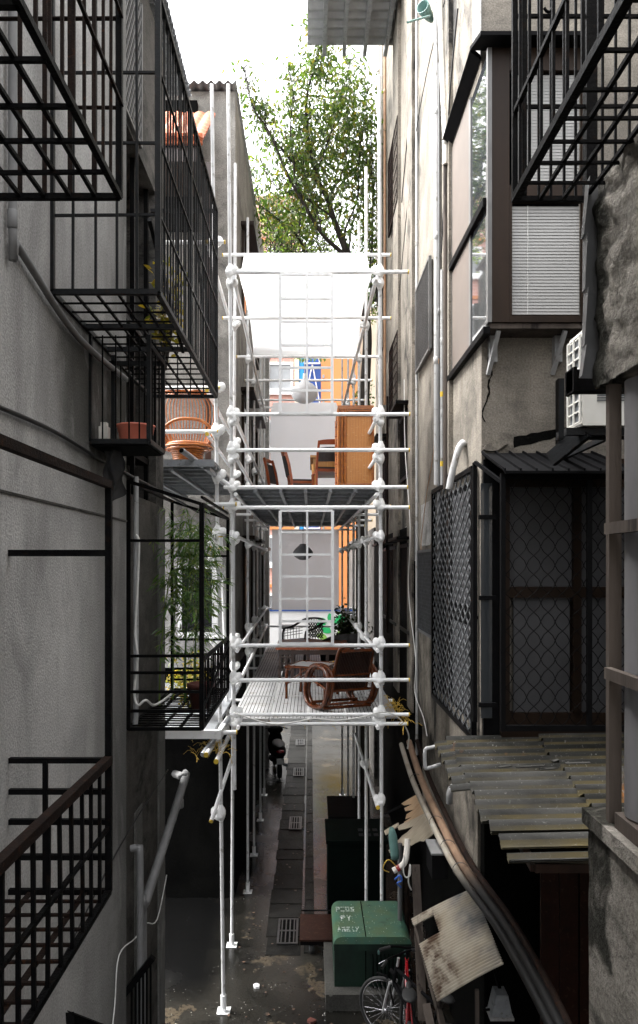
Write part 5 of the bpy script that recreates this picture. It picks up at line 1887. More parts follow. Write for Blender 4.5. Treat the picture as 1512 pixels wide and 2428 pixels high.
for k in range(6):
    for sx in (-1, 1):
        mb.tube([(sx * .305, .22 - k * .07, .42), (sx * .305, .22 - k * .07, .62)], .006, 5)
for z_ in (.48, .53, .58):
    for sx in (-1, 1):
        mb.tube([(sx * .305, .24, z_), (sx * .29, -.2, z_ + .03)], .006, 5)
mb.build('backrest', M_BLACKWICK, wc)

bc = thing('round_chair', 'black round backed tub chair with a dark cushion under the leafy shrub', 'chair', (.52, 11.9, ZL), rot=2.6)
def tub(u, v):
    a = math.pi * (1.15 - 1.3 * u)
    r = .34 + .04 * v
    return Vector((r * math.cos(a), -r * math.sin(a), .15 + (.30 + .16 * math.sin(math.pi * u)) * v))
mb = MB(); mb.grid(tub, 24, 8)
mb.grid(lambda u, v: tub(u, v) * 1.0 + Vector((0, -.02, .0)), 24, 8)
mb.build('shell', M_BLACKWICK, bc)
MB().lathe([(0, .34), (.25, .34), (.31, .38), (.31, .44), (.24, .48), (0, .485)], (0, 0, 0), n=24).build('cushion', M_BLACKCUSH, bc)
for k in range(4):
    a = k * math.pi / 2 + .4
    MB().tube([(.28 * math.cos(a), .28 * math.sin(a), 0), (.24 * math.cos(a), .24 * math.sin(a), .33)], .018, 8).build('leg', M_BLACKWICK, bc)
mb = MB().box(-.60, .60, 22.6, 22.9, hh(-1.95), hh(-1.86)) if False else None
# grey planter trough on the far ledge
pt = thing('planter_box', 'small dark planter trough fixed to the scaffold rail far behind the lattice frame', 'planter', (-.70, 16.4, hh(-1.42)))
MB().box(-.66, -.36, 16.3, 16.42, hh(-1.45), hh(-1.36)).build('trough', M_GALVDARK, pt)
# ================================================================== TREES AND PLANTS
def leafquad(mb, p, d, L, W, nrm, droop=.15):
    """one folded, pointed leaf: six vertices"""
    d = d.normalized()
    s_ = d.cross(nrm)
    s_ = s_.normalized() if s_.length > 1e-4 else d.orthogonal().normalized()
    n = s_.cross(d)
    t = p + d * L - n * (L * droop)
    m1 = p + d * L * .35; m2 = p + d * L * .7 - n * L * droop * .4
    vs = [p, m1 + s_ * W * .5 + n * W * .18, m1 - s_ * W * .5 + n * W * .18, m2 + s_ * W * .36 + n * W * .12, m2 - s_ * W * .36 + n * W * .12, t]
    mb.add(vs, [(0, 1, 2), (1, 3, 4, 2), (3, 5, 4)])

rt = random.Random(21)
tree = thing('tree', 'slender leafy tree leaning over the alley above the white canopy', 'tree', (1.12, 15.2, 0))
z2 = lambda a, b, Y: P(492.7 + a / 2.966, b / 2.966, Y)
base = Vector((1.12, 15.2, 0))
fork = z2(985, 1830, 15.2)
trunkpts = [base, Vector((1.10, 15.2, 3.2)), P(858, 1060, 15.2), P(866, 900, 15.2), P(868, 760, 15.2), fork]
MB().tube(smooth_path(trunkpts, 5), [.15 - .07 * i / 25 for i in range(26)], 10).build('trunk', M_BARK, tree)
BR = [
 ([(985, 1800), (960, 1740), (880, 1530), (840, 1400), (770, 1260), (720, 1060), (690, 850), (700, 650), (760, 430), (800, 150)], 15.2, 14.6, .075),
 ([(980, 1810), (900, 1740), (800, 1640), (690, 1460), (560, 1230), (430, 930), (330, 780), (280, 620), (255, 480)], 15.1, 14.0, .05),
 ([(770, 1270), (620, 1160), (520, 1050), (400, 900), (300, 700), (270, 540)], 15.0, 14.2, .036),
 ([(760, 1900), (700, 1790), (610, 1640), (440, 1500), (330, 1390), (260, 1110)], 15.9, 15.0, .036),
 ([(690, 1460), (620, 1300), (600, 1100), (580, 900), (600, 650), (560, 480)], 14.8, 14.4, .030),
 ([(770, 1200), (850, 980), (900, 820), (950, 640), (1000, 420)], 15.0, 15.5, .028),
 ([(1000, 1780), (960, 1640), (1050, 1400), (1060, 1150), (1090, 900), (1120, 600)], 15.4, 15.6, .030),
 ([(640, 1640), (660, 1350), (670, 1050), (640, 880), (590, 600)], 15.6, 15.0, .022),
 ([(880, 1530), (740, 1430), (640, 1370), (500, 1330), (400, 1200)], 15.0, 14.6, .022),
 ([(990, 1800), (1010, 1600), (1080, 1420), (1100, 1200), (1085, 950)], 15.8, 16.2, .022),
 ([(840, 1400), (930, 1250), (980, 1050), (1000, 800)], 15.2, 15.8, .02),
 ([(800, 1640), (770, 1500), (700, 1350), (690, 1180), (740, 1000)], 15.2, 15.8, .02),
]
bm_, lm = MB(), MB()
tips = []
for pts, Y0, Y1, r0 in BR:
    n = len(pts)
    pp_ = smooth_path([z2(a, b, Y0 + (Y1 - Y0) * i / (n - 1)) for i, (a, b) in enumerate(pts)], 5)
    m = len(pp_)
    bm_.tube(pp_, [max(.006, r0 * (1 - .85 * i / (m - 1))) for i in range(m)], 7)
    for i in range(int(m * .22), m):
        f = i / (m - 1)
        for _ in range(2 if f < .55 else 3):
            d = Vector((rt.gauss(0, .7), rt.gauss(0, .7), rt.gauss(.35, .6))).normalized()
            L = rt.uniform(.25, .8) * (1.1 - .5 * f)
            e = pp_[i] + d * L + Vector((0, 0, -.05))
            mid_ = pp_[i].lerp(e, .5) + Vector((rt.gauss(0, .04), rt.gauss(0, .04), .05))
            if e.x > 1.42 or e.x < -1.55: continue
            bm_.tube([pp_[i], mid_, e], [.008, .006, .003], 4, cap=False)
            for q in range(rt.randint(3, 8)):
                t = rt.uniform(.25, 1.0)
                tips.append(pp_[i].lerp(e, t) + Vector((rt.gauss(0, .06), rt.gauss(0, .06), rt.gauss(0, .05))))
# fuller masses on the wall side
for _ in range(3000):
    a = rt.triangular(560, 1165, 1000); b = rt.triangular(260, 1650, 800)
    if b < 330 + abs(a - 880) * .5 and rt.random() < .8: continue
    cc = z2(a, b, rt.uniform(14.4, 16.4))
    tips.append(cc)
for _ in range(1900):
    a = rt.triangular(240, 1000, 480); b = rt.triangular(560, 1780, 1400)
    tips.append(z2(a, b, rt.uniform(14.4, 16.2)))
for _ in range(1100):
    a = rt.uniform(930, 1165); b = rt.uniform(620, 1760)
    tips.append(z2(a, b, rt.uniform(15.0, 16.6)))
for _ in range(520):
    a = rt.gauss(770, 60); b = rt.uniform(95, 560)
    tips.append(z2(a, b, rt.uniform(14.4, 15.2)))
for c in tips:
    if c.x > 1.5: continue
    cl = noise.noise(c * 1.6)
    if cl < -.22 and rt.random() < .75: continue
    for q in range(1):
        p = c + Vector((rt.gauss(0, .07), rt.gauss(0, .07), rt.gauss(0, .07)))
        d = Vector((rt.gauss(0, .55), rt.gauss(0, .55), -rt.uniform(.2, 1.2)))
        leafquad(lm, p, d, rt.uniform(.10, .17), rt.uniform(.04, .06), Vector((rt.gauss(0, 1), rt.gauss(0, 1), rt.gauss(0, .6))))
for k in range(16):
    x_ = rt.uniform(1.22, 1.50); y_ = rt.uniform(15.2, 16.9); zt_ = hh(rt.uniform(8, 10.5))
    bm_.tube(smooth_path([Vector((x_ - .2 * rt.random(), y_, hh(5.6))), Vector((x_ + rt.uniform(-.06, .06), y_ + rt.uniform(-.2, .2), hh(7.2))), Vector((x_, y_, zt_))], 4), .009, 4)
    for q in range(70):
        p = Vector((x_ + rt.gauss(0, .09), y_ + rt.gauss(0, .12), hh(5.6) + (zt_ - hh(5.6)) * rt.random()))
        if p.x > 1.585: continue
        leafquad(lm, p, Vector((rt.gauss(0, .6), rt.gauss(0, .6), -rt.uniform(.2, 1.2))), rt.uniform(.09, .14), rt.uniform(.035, .05), Vector((rt.gauss(-1, 1), rt.gauss(0, 1), rt.gauss(0, .6))))
bm_.build('limbs', M_BARK, tree)
lm.build('crown', M_LEAF, tree)

t2 = thing('tree', 'bright lime leaved tree farther off behind the leaning tree', 'tree', (-.4, 20.8, 0))
MB().tube(smooth_path([(-2.1, 20.8, 0), (-2.0, 20.8, 5), (-1.5, 20.7, 9.5), (-.6, 20.6, 13.8)], 6), [.12 - .10 * i / 18 for i in range(19)], 8).build('trunk', M_BARK, t2)
lm, bm_ = MB(), MB()
for _ in range(210):
    a = Vector((rt.uniform(-1.3, .5), 20.8, rt.uniform(13.4, 15.6)))
    e = a + Vector((rt.gauss(0, .75), rt.gauss(0, .6), rt.uniform(-.2, 1.1)))
    if _ % 5 == 0: bm_.tube([Vector((-1.0, 20.65, 12.0)), Vector((-.7, 20.7, 13.2)), a], [.03, .022, .012], 5)
    bm_.tube([a, a.lerp(e, .5) + Vector((0, 0, .1)), e], [.014, .009, .004], 4, cap=False)
    for q in range(18):
        p = a.lerp(e, rt.uniform(.4, 1)) + Vector((rt.gauss(0, .13), rt.gauss(0, .13), rt.gauss(0, .13)))
        leafquad(lm, p, Vector((rt.gauss(0, .7), rt.gauss(0, .7), -rt.uniform(0, 1))), rt.uniform(.08, .13), rt.uniform(.035, .055), Vector((rt.gauss(0, 1), rt.gauss(0, 1), .5)))
for _ in range(9):
    a = P(rt.uniform(702, 765), 846, 20.3)
    bm_.tube([a + Vector((0, .2, .6)), a], [.008, .004], 4)
    for q in range(7):
        leafquad(lm, a + Vector((rt.gauss(0, .10), rt.gauss(0, .08), rt.uniform(-.05, .18))), Vector((rt.gauss(0, .8), 0, -1)), rt.uniform(.12, .18), .045, Vector((rt.gauss(0, 1), 1, 0)))
bm_.build('limbs', M_BARK, t2)
lm.build('crown', M_LEAFLIME, t2)

# bamboo in the left cage
bb = thing('bamboo_plant', 'tall bamboo with narrow drooping leaves growing in the open balcony cage', 'plant', (-1.2, 7.0, hh(-1.34)))
pot = MB().lathe([(0, .0), (.085, .0), (.115, .2), (.13, .2), (.13, .235), (.105, .235), (.10, .2), (0, .19)], (-1.03, 6.75, hh(-1.345)), n=20)
tag(pot.build('flower_pot', M_TERRA), 'dark red flower pot on the grid floor of the open balcony cage', 'pot')
sm, lm = MB(), MB()
for (x_, y_) in ((-1.43, 6.8), (-1.36, 7.1), (-1.22, 7.0), (-1.30, 7.4), (-1.12, 6.9), (-1.20, 7.5)):
    top = hh(rt.uniform(.15, .55))
    pts = [Vector((x_, y_, hh(-1.33)))]
    lean = Vector((rt.uniform(.0, .14), rt.uniform(-.1, .2), 0))
    for k in range(1, 9):
        pts.append(Vector((x_, y_, hh(-1.33) + (top - hh(-1.33)) * k / 8)) + lean * (k / 8) ** 2)
    sm.tube(pts, [.010 - .0008 * k for k in range(9)], 6)
    for k in range(3, 9):
        for b in range(9 if k > 4 else 4):
            a = pts[k] + (pts[k - 1] - pts[k]) * rt.random()
            dr = Vector((rt.gauss(.15, .8), rt.gauss(0, .8), rt.uniform(-.1, .7))).normalized()
            L = rt.uniform(.10, .34)
            e = a + dr * L
            if e.x < -1.50: continue
            sm.tube([a, a.lerp(e, .5) + Vector((0, 0, .03)), e], [.003, .0025, .0015], 4, cap=False)
            for q in range(7):
                p = a.lerp(e, rt.uniform(.3, 1.0))
                leafquad(lm, p, Vector((dr.x + rt.gauss(0, .6), dr.y + rt.gauss(0, .6), rt.gauss(-.75, .45))), rt.uniform(.07, .14), rt.uniform(.011, .018), Vector((rt.gauss(0, 1), rt.gauss(0, 1), 1)), .2)
sm.build('stem', M_BAMBOO, bb)
lm.build('foliage', M_BAMBOO, bb)

def bush(name, label, c, h, wd, n, m, leaf=(.06, .03), stem=M_BARK, cat='plant'):
    t = thing(name, label, cat, c)
    sm, lm = MB(), MB()
    c = Vector(c)
    for k in range(12):
        e = c + Vector((rt.gauss(0, wd * .4), rt.gauss(0, wd * .4), h * rt.uniform(.5, 1)))
        sm.tube([c + Vector((0, 0, .0)), c.lerp(e, .5) + Vector((0, 0, .1 * h)), e], [.008, .006, .003], 5)
        for q in range(n // 12):
            p = c.lerp(e, rt.uniform(.35, 1.05)) + Vector((rt.gauss(0, wd * .16), rt.gauss(0, wd * .16), rt.gauss(0, h * .08)))
            leafquad(lm, p, Vector((rt.gauss(0, 1), rt.gauss(0, 1), rt.gauss(.1, .6))), leaf[0] * rt.uniform(.7, 1.3), leaf[1] * rt.uniform(.7, 1.3), Vector((rt.gauss(0, 1), rt.gauss(0, 1), 1)))
    sm.build('stem', stem, t)
    lm.build('foliage', m, t)
    return t
bush('potted_shrub', 'yellowing shrub standing on the low yard deck behind the balcony cage', (-1.42, 8.6, hh(-1.80)), .75, .38, 520, M_YELLEAF)
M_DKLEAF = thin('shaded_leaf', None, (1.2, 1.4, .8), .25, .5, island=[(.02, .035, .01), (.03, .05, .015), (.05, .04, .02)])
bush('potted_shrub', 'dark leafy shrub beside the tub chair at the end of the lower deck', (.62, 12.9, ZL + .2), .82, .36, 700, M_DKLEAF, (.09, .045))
tag(MB().lathe([(0, 0), (.13, 0), (.18, .26), (.2, .26), (.2, .29), (.16, .28), (0, .25)], (.62, 12.9, ZL), n=20).build('plant_pot', M_BLACKWICK), 'round black pot under the dark leafy shrub on the lower deck', 'pot')
bush('potted_shrub', 'small green shrub hanging over the alley wall at canopy height beside the trunk', (1.18, 15.9, hh(3.05)), .9, .28, 330, M_LEAF, (.09, .045))
bush('yard_plant', 'leafy yellow green plant inside the tall left cage', (-1.30, 6.45, hh(1.75)), .9, .22, 260, M_YELLEAF, (.08, .035))

# straw like litter caught under the deck ends
def strawheap(name, label, c, sx, sy, sz, n, L):
    mb = MB()
    for k in range(n):
        p = Vector(c) + Vector((rt.gauss(0, sx), rt.gauss(0, sy), rt.gauss(0, sz)))
        d = Vector((rt.gauss(0, 1), rt.gauss(0, 1), rt.gauss(-.2, .6))).normalized() * L * rt.uniform(.5, 1.3)
        mb.tube([p, p + d * .5 + Vector((0, 0, .02)), p + d], .0028, 4, cap=False)
    return tag(mb.build(name, M_STRAW), label, 'straw', kind='stuff')
strawheap('straw', 'tangled yellow straw at the right edge of the lower deck', (1.08, 8.9, hh(-1.79)), .05, .4, .02, 90, .11)
strawheap('straw', 'yellow straw caught on the pipe stubs under the yard deck', (-1.12, 8.1, hh(-2.05)), .10, .13, .02, 70, .10)
strawheap('straw', 'yellow straw hanging along the front edge under the lower deck', (.0, 8.6, hh(-1.88)), .45, .05, .012, 60, .08)

# ================================================================== PIPES AND CABLES
def pipe(label, pts, r, m, name='drain_pipe', cat='pipe', joints=(), n=10, sm=0):
    pts = smooth_path(pts, sm) if sm else [Vector(p) for p in pts]
    t = thing(name, label, cat, tuple(pts[-1]))
    MB().tube(pts, r, n).build('pipe', m, t)
    for j in joints:
        j = Vector(j)
        MB().lathe([(r * 1.02, -.045), (r * 1.18, -.04), (r * 1.18, .04), (r * 1.02, .045)], j, n=n).build('collar', m, t)
    return t
M_PVCMID = pm('weathered_pvc_pipe', (0.20, 0.20, 0.20), (0.14, 0.14, 0.14), 4, 0.5, 0, 0.05)
XP = -1.465
q1, q2, q3, q4 = PX(30, 555, XP), PX(36, 575, XP), PX(185, 800, XP), PX(300, 900, XP)
pipe('grey plastic downpipe turning into a slanting run on the left wall', [Vector((XP, q1.y, hh(3.4))), q1, q2, PX(60, 612, XP), q3, q4], .021, M_PVCMID, joints=(PX(29, 520, XP), ), sm=4)
pipe('thick pale grey pipe on the left end wall, running down with a slanting offset', [PX(415, 1835, -1.5), P(432, 1842, 7.6), P(436, 1853, 7.55), P(344, 2140, 6.22), P(337, 2165, 6.2), Vector((-1.455, 6.2, 0))], .042, M_PVCMID, joints=(P(424, 1905, 7.4),), sm=4)
pipe('short pale waste pipe with a top elbow, low on the left end wall', [P(310, 2012, 5.95), P(327, 2010, 5.95), P(331, 2020, 5.95), P(332, 2170, 5.95), (-1.41, 5.95, 0)], .03, M_PVCMID, sm=3)
pipe('thin grey conduit with a white hose at the corner of the open balcony cage', [P(322, 1130, 6.1), P(322, 1700, 6.1), P(320, 1720, 6.1)], .022, M_PVC, name='conduit')
cab = MB().tube(smooth_path([P(322, 1268, 6.05), P(329, 1290, 6.05), P(325, 1400, 6.05), P(320, 1500, 6.05), P(326, 1560, 6.05), P(318, 1640, 6.05), P(326, 1672, 6.0), P(345, 1660, 6.0), P(362, 1672, 6.1), P(380, 1665, 6.2), P(400, 1650, 6.5), P(412, 1640, 6.8)], 4), .011, 6)
tag(cab.build('hose', M_CABLEW), 'white hose bundle snaking down into the open balcony cage', 'hose')
def cable(label, pts, r, m=None, sm=5, name='cable'):
    return tag(MB().tube(smooth_path(pts, sm), r, 6).build(name, m or M_CABLE), label, 'cable')
cable('thick black cable sagging along the left wall under the small cage', [PX(-20, 958, -1.48), PX(80, 1000, -1.48), PX(150, 1035, -1.48), PX(230, 1085, -1.48), PX(290, 1118, -1.49), P(400, 1175, 7.55), P(470, 1215, 8.0)], .013)
cable('thin black wire slanting down across the lower left wall', [P(398, 1825, 7.4), PX(330, 1930, -1.485), PX(255, 2060, -1.485), PX(150, 2270, -1.485), PX(40, 2440, -1.485)], .006)
cable('white wire running down the lower left wall from the end pipes', [P(395, 2075, 7.3), P(372, 2180, 6.6), PX(345, 2190, -1.44), PX(320, 2225, -1.48), PX(282, 2265, -1.485), PX(272, 2380, -1.485), PX(262, 2470, -1.485)], .0055, M_CABLEW)
# facade pipes on the right
def vpipe(label, x, y0, y1, X, r, m, name='drain_pipe', jn=2, wob=0):
    a, b = PX(x, y0, X), PX(x + wob, y1, X)
    b.y = a.y if not wob else b.y
    jo = [a.lerp(b, (k + 1) / (jn + 1)) for k in range(jn)]
    return pipe(label, [a, a.lerp(b, .5), b], r, m, name, joints=jo)
vpipe('long thin pale conduit running the whole height of the right facade', 988, -30, 1790, 1.57, .020, M_PVC, 'conduit', 5)
vpipe('grey plastic downpipe on the right facade beside the pale lattice grille', 1035, -30, 1150, 1.545, .034, M_PVC, jn=3)
pipe('pale pipe leaning against the grey downpipe, high on the right facade', [PX(1042, -30, 1.53), PX(1050, 200, 1.53), PX(1056, 330, 1.53), PX(1056, 390, 1.53)], .034, M_PVCW, joints=(PX(1056, 335, 1.53),))
vpipe('weathered timber pole standing against the right facade by the brown bay window', 1057, 385, 1160, 1.54, .032, M_WOODOLD, 'timber_pole', 0)
vpipe('slim grey conduit with yellow tape beside the timber pole', 1048, 640, 1150, 1.53, .020, M_PVC, 'conduit', 2)
vpipe('dark downpipe between the two grey pipes on the right facade', 1041, 150, 1330, 1.57, .02, M_PVCDK, jn=1)
vpipe('thin orange pipe far along the right facade', 912, -30, 960, 1.56, .028, M_COPPER, jn=3)
vpipe('fat white pipe at the far end of the right facade', 898, -30, 566, 1.55, .058, M_PVCW, jn=2)
vpipe('dark rusty pipe far along the right facade near the lower deck', 918, 940, 1500, 1.57, .022, M_RUST, jn=1)
tp = MB()
for y_ in (935, 1100):
    a = PX(1048, y_, 1.53)
    tp.lathe([(.0235, -.03), (.0235, .03)], a, n=10)
for y_ in (935, 1105):
    pass
tag(tp.build('tape', M_YELLOW), 'yellow tape wound round the slim grey conduit', 'tape')
pipe('white elbow pipe slanting out of the right facade above the lattice grille', [PX(1096, 1050, 1.6), P(1098, 1053, 7.35), P(1088, 1062, 7.3), P(1072, 1120, 7.3), P(1064, 1160, 7.3)], .035, M_PVC, sm=3)
pipe('white waste pipe with a capped elbow under the corrugated roof edge', [P(1083, 1870, 7.2), P(1072, 1866, 7.15), P(1066, 1880, 7.1), P(1065, 1905, 7.1)], .032, M_PVCMID, sm=3)
# bundle of long pipes sagging along the wall towards us
def along(off, r, m, label, dz=0):
    pts = [(958, 1765, 10.6), (985, 1850, 9.3), (1030, 1950, 8.0), (1090, 2065, 6.9), (1180, 2190, 5.9), (1260, 2330, 5.0), (1330, 2470, 4.4)]
    return pipe(label, [P(x + off, y + dz, Y) for x, y, Y in pts], r, m, 'long_pipe', sm=4)
along(-7, .033, M_PVCIV, 'ivory pipe of the bundle running along the right wall, on the alley side')
along(12, .043, M_PVCTAN, 'thick tan pipe of the bundle running along the right wall, on the wall side', -6)
along(30, .03, M_RUST, 'rusty pipe of the bundle, tucked behind the thick tan one', -12)
for (x, y, Y) in ((986, 1850, 9.3), (1034, 1952, 7.95), (1062, 2010, 7.35), (1092, 2065, 6.87)):
    p = P(x, y, Y)
    tag(MB().lathe([(.075, -.008), (.08, 0), (.075, .008)], p + Vector((.0, 0, .01)), (-.12, -.9, -.1), 12).build('wire_tie', M_CABLE), 'thin dark wire tie round the bundle of long pipes on the right wall', 'wire', 'ties round the pipe bundle')
cable('white cable drooping along the front edge of the lower deck', [P(553, 1690, 8.2), P(640, 1716, 8.2), P(700, 1712, 8.2), P(742, 1704, 8.2), P(800, 1708, 8.2), P(860, 1700, 8.2), P(905, 1688, 8.2), P(945, 1702, 8.3), P(968, 1740, 8.5), P(966, 1775, 8.6)], .008, M_CABLEW)
cable('long white cable hanging loosely down the right facade', [PX(958, 900, 1.5), PX(960, 1060, 1.5), PX(972, 1250, 1.5), PX(968, 1400, 1.5), PX(985, 1560, 1.5), PX(983, 1640, 1.5), PX(1003, 1700, 1.5), PX(1012, 1745, 1.5)], .007, M_CABLEW)
cable('thin brown wire looping across the facade under the pale lattice grille', [PX(1040, 850, 1.56), PX(1030, 1050, 1.56), PX(1010, 1180, 1.56), PX(998, 1300, 1.56), PX(1012, 1340, 1.56)], .005, M_COPPER)
cable('black cable slanting across the high right facade', [PX(985, 120, 1.58), PX(965, 330, 1.58), PX(952, 480, 1.58)], .01)
cable('black wires sweeping across the facade above the barred grille', [PX(1060, -20, 1.56), PX(1010, 180, 1.56), PX(975, 400, 1.56), PX(940, 760, 1.56)], .007)
cable('old black cable running from the bay window down to the conduit', [PX(1085, 20, 1.55), PX(1068, 200, 1.55), PX(1060, 330, 1.55), PX(1046, 600, 1.55)], .010)

# green vent funnel high on the facade
vt = thing('vent_hood', 'small green vent funnel with a rod, high on the right facade', 'vent', PX(1015, 40, 1.5))
c = PX(1010, 28, 1.48)
MB().lathe([(.03, -.16), (.05, -.10), (.075, .02), (.085, .10), (.078, .10), (.065, .0), (0, -.02)], c, (-.55, -.75, .1), 18).build('funnel', M_TEALPAINT, vt)
MB().tube([PX(1018, 38, 1.46), P(966, 53, 8.0)], .012, 6).tube([c, PX(1022, 30, 1.6)], .025, 6).build('rod', M_TEALPAINT, vt)

# air conditioner on its bracket
ac = thing('air_conditioner', 'ivory outdoor air conditioner unit on a bracket behind the rough concrete', 'air conditioner', (2.3, 5.1, hh(.95)))
ya, yb, xa, xb = 5.0, 5.25, 1.90, 2.62
za, zb = hh(.975), hh(1.64)
bx = MB().box(xa, xb, ya, yb, za, zb)
bd = bx.build('body', M_ACWHITE, ac)
MB().box(xa - .003, xa - .0005, ya + .02, yb - .02, za + .04, zb - .04).build('coil', M_FIN, ac)
gr = MB()
for k in range(9):
    z = za + .03 + (zb - za - .06) * k / 8
    gr.bar((xa - .012, ya + .005, z), (xa - .012, yb - .005, z), .010)
for y_ in (ya + .008, (ya + yb) / 2, yb - .008):
    gr.bar((xa - .016, y_, za + .03), (xa - .016, y_, zb - .03), .012)
gr.build('grille', M_ACWHITE, ac)
vn = MB()
for k in range(6):
    vn.box(xa + .1, xa + .6, ya - .006, ya - .0005, za + .17 + k * .017, za + .179 + k * .017)
vn.build('vent', M_FIN, ac)
br = MB()
br.bar((1.80, 5.06, hh(.94)), (2.7, 5.06, hh(.94)), .05); br.bar((1.80, 5.22, hh(.94)), (2.7, 5.22, hh(.94)), .05)
br.bar((1.78, 5.3, hh(.78)), (1.95, 5.05, hh(.95)), .045, .11)
br.box(2.29, 2.34, 6.60, 6.69, hh(.96), hh(1.72)); br.bar((2.31, 6.6, hh(.98)), (2.2, 5.2, hh(.95)), .04)
br.build('bracket', M_IRONGREY, ac)

# ================================================================== ON THE ALLEY FLOOR
M_GREENSHADE = pm('shaded_green_paint', (0.011, 0.032, 0.021), (0.004, 0.010, 0.007), 3, 0.45, 0, 0.1, (1, 1, .5), spec=.3)  # darker copy of the green: weaker light on front faces, painted in
# green transformer cabinet on a plinth
tx = thing('transformer_cabinet', 'chipped green metal cabinet on a concrete plinth with peeling white lettering on its lid', 'cabinet', (.70, 8.9, 0))
MB().box(.18, 1.22, 8.36, 9.55, 0, .19).box(.22, .26, 8.34, 8.36, 0, .185).build('plinth', M_STONE, tx)
def hood(u, v):
    pass
x0, x1, ya, yb, zb_, zt = .29, 1.19, 8.50, 9.38, .19, .80
pr_ = []
rad = .10
for k in range(7): a = math.pi / 2 * k / 6; pr_.append((x0 - .012 + rad - rad * math.cos(a), zt - rad + rad * math.sin(a)))
for k in range(7): a = math.pi / 2 * k / 6; pr_.append((x1 + .012 - rad + rad * math.sin(a), zt - rad + rad * math.cos(a)))
outl = [(x0 - .012, zt - .16)] + pr_ + [(x1 + .012, zt - .16)]
bdm = MB().box(x0, x1, ya + .02, yb, zb_, zt - .10)
bdo = bdm.build('body', M_GREENSHADE, tx)
MB().prism([(x, ya - .015, z) for x, z in outl], (0, yb - ya + .03, 0)).build('lid', M_GREEN, tx)
MB().box(x0 - .008, x1 + .008, ya - .022, ya - .0152, zt - .16, zt - .085).build('shaded_front', M_GREENSHADE, tx)  # strip added to make the lid's front look shaded
sm_ = MB()
xs = .66
sm_.bar((xs, ya + .015, zb_), (xs, ya + .015, zt - .16), .012); sm_.bar((xs, ya - .014, zt + .001), (xs, yb, zt + .001), .012, .004)
sm_.build('seam', M_SOOTSHADE, tx)
fn = MB()
for k in range(9):
    xx = .74 + k * .047
    fn.prism([(xx, ya + .02, zb_ + .02), (xx, ya - .045, zb_ + .02), (xx, ya - .045, zt - .26), (xx, ya + .02, zt - .22)], (.010, 0, 0))
fn.build('cooling_fins', M_GREENDK, tx)
ha = MB()
for xx in (.80, 1.11): ha.box(xx, xx + .02, ya - .03, ya + .02, zt - .20, zt - .15)
ha.build('latch', M_TEALPAINT, tx)
# three rows of flaked white characters on the lid
rk = random.Random(12)
chp = MB()
def stroke(cx, cy, w_, h_, rot):
    n = 7
    c, s_ = math.cos(rot), math.sin(rot)
    pts = []
    for i in range(n):
        a = 2 * math.pi * i / n
        px, py = w_ * math.cos(a) * rk.uniform(.6, 1.1), h_ * math.sin(a) * rk.uniform(.5, 1.2)
        pts.append((cx + px * c - py * s_, cy + px * s_ + py * c, zt + .0004))
    chp.prism(pts, (0, 0, .0022))
GL = {'P': ((0, 0, 0, 1), (0, 1, .5, 1), (.5, 1, .5, .5), (.5, .5, 0, .5)), 'C': ((.5, 1, 0, 1), (0, 1, 0, 0), (0, 0, .5, 0)), 'O': ((0, 0, 0, 1), (0, 1, .5, 1), (.5, 1, .5, 0), (.5, 0, 0, 0)), 'S': ((.5, 1, 0, .9), (0, .9, .1, .5), (.1, .5, .5, .4), (.5, .4, .4, 0), (.4, 0, 0, 0)),
      'F': ((0, 0, 0, 1), (0, 1, .5, 1), (0, .5, .4, .5), (-.15, .75, .55, .75)), 'Y': ((0, 1, .25, .5), (.5, 1, .25, .5), (.25, .5, .25, 0)), 'A': ((0, 0, .25, 1), (.25, 1, .5, 0), (.1, .4, .4, .4)), 'G': ((.5, 1, 0, .9), (0, .9, 0, 0), (0, 0, .5, 0), (.5, 0, .5, .5), (.5, .5, .3, .5)), 'E': ((0, 0, 0, 1), (0, 1, .5, 1), (0, .5, .4, .5), (0, 0, .5, 0)), 'I': ((.25, 0, .25, 1), (.25, 0, .4, 0)), 'X': ((0, 0, .5, 1), (0, 1, .5, 0))}
def writerow(txt, x, y, adv, w_, h_):
    for ch_ in txt:
        for (a, b, c, d) in GL.get(ch_, ()):
            for q in range(4):
                t = q / 3
                if rk.random() < .82:
                    stroke(x + (a + (c - a) * t) * w_, y + (b + (d - b) * t) * h_, rk.uniform(.006, .010), rk.uniform(.006, .012), rk.random() * 3)
        x += adv
writerow('PCOS', .335, 9.12, .062, .07, .10)
writerow('FY', .39, 8.88, .075, .07, .11)
writerow('AGEIX', .335, 8.62, .055, .062, .09)
for k in range(60):
    stroke(rk.uniform(.34, 1.12), rk.uniform(8.55, 9.3), rk.uniform(.002, .005), rk.uniform(.002, .005), 0)
chp.build('lettering', M_WHITE, tx)

bx2 = thing('transformer_cabinet', 'big black green cabinet standing behind the chipped green one', 'cabinet', (.66, 10.8, 0))
MB().box(.26, 1.10, 10.4, 11.25, .0, 1.18).build('body', M_GREENDK, bx2)
MB().prism([(.23, 10.37, 1.16), (1.13, 10.37, 1.16), (1.13, 11.28, 1.16), (.23, 11.28, 1.16)], (0, 0, .05)).build('lid', M_GREENDK, bx2)
mb = MB()
for r_ in range(2):
    for k in range(3):
        mb.box(.72 + k * .11, .79 + k * .11, 10.55 + r_ * .2, 10.66 + r_ * .2, 1.21, 1.2125)
mb.build('worn_marks', M_IRONGREY, bx2)
MB().box(.30, 1.06, 10.385, 10.399, .1, 1.1).build('door', M_GREENDK, bx2)
tag(MB().box(.33, .95, 12.0, 12.9, 0, .98).prism([(.30, 11.97, .95), (.98, 11.97, .95), (.98, 12.93, .99), (.30, 12.93, .99)], (0, 0, .05)).build('storage_box', M_ROOFBLK), 'black covered box standing behind the big dark cabinet', 'box')

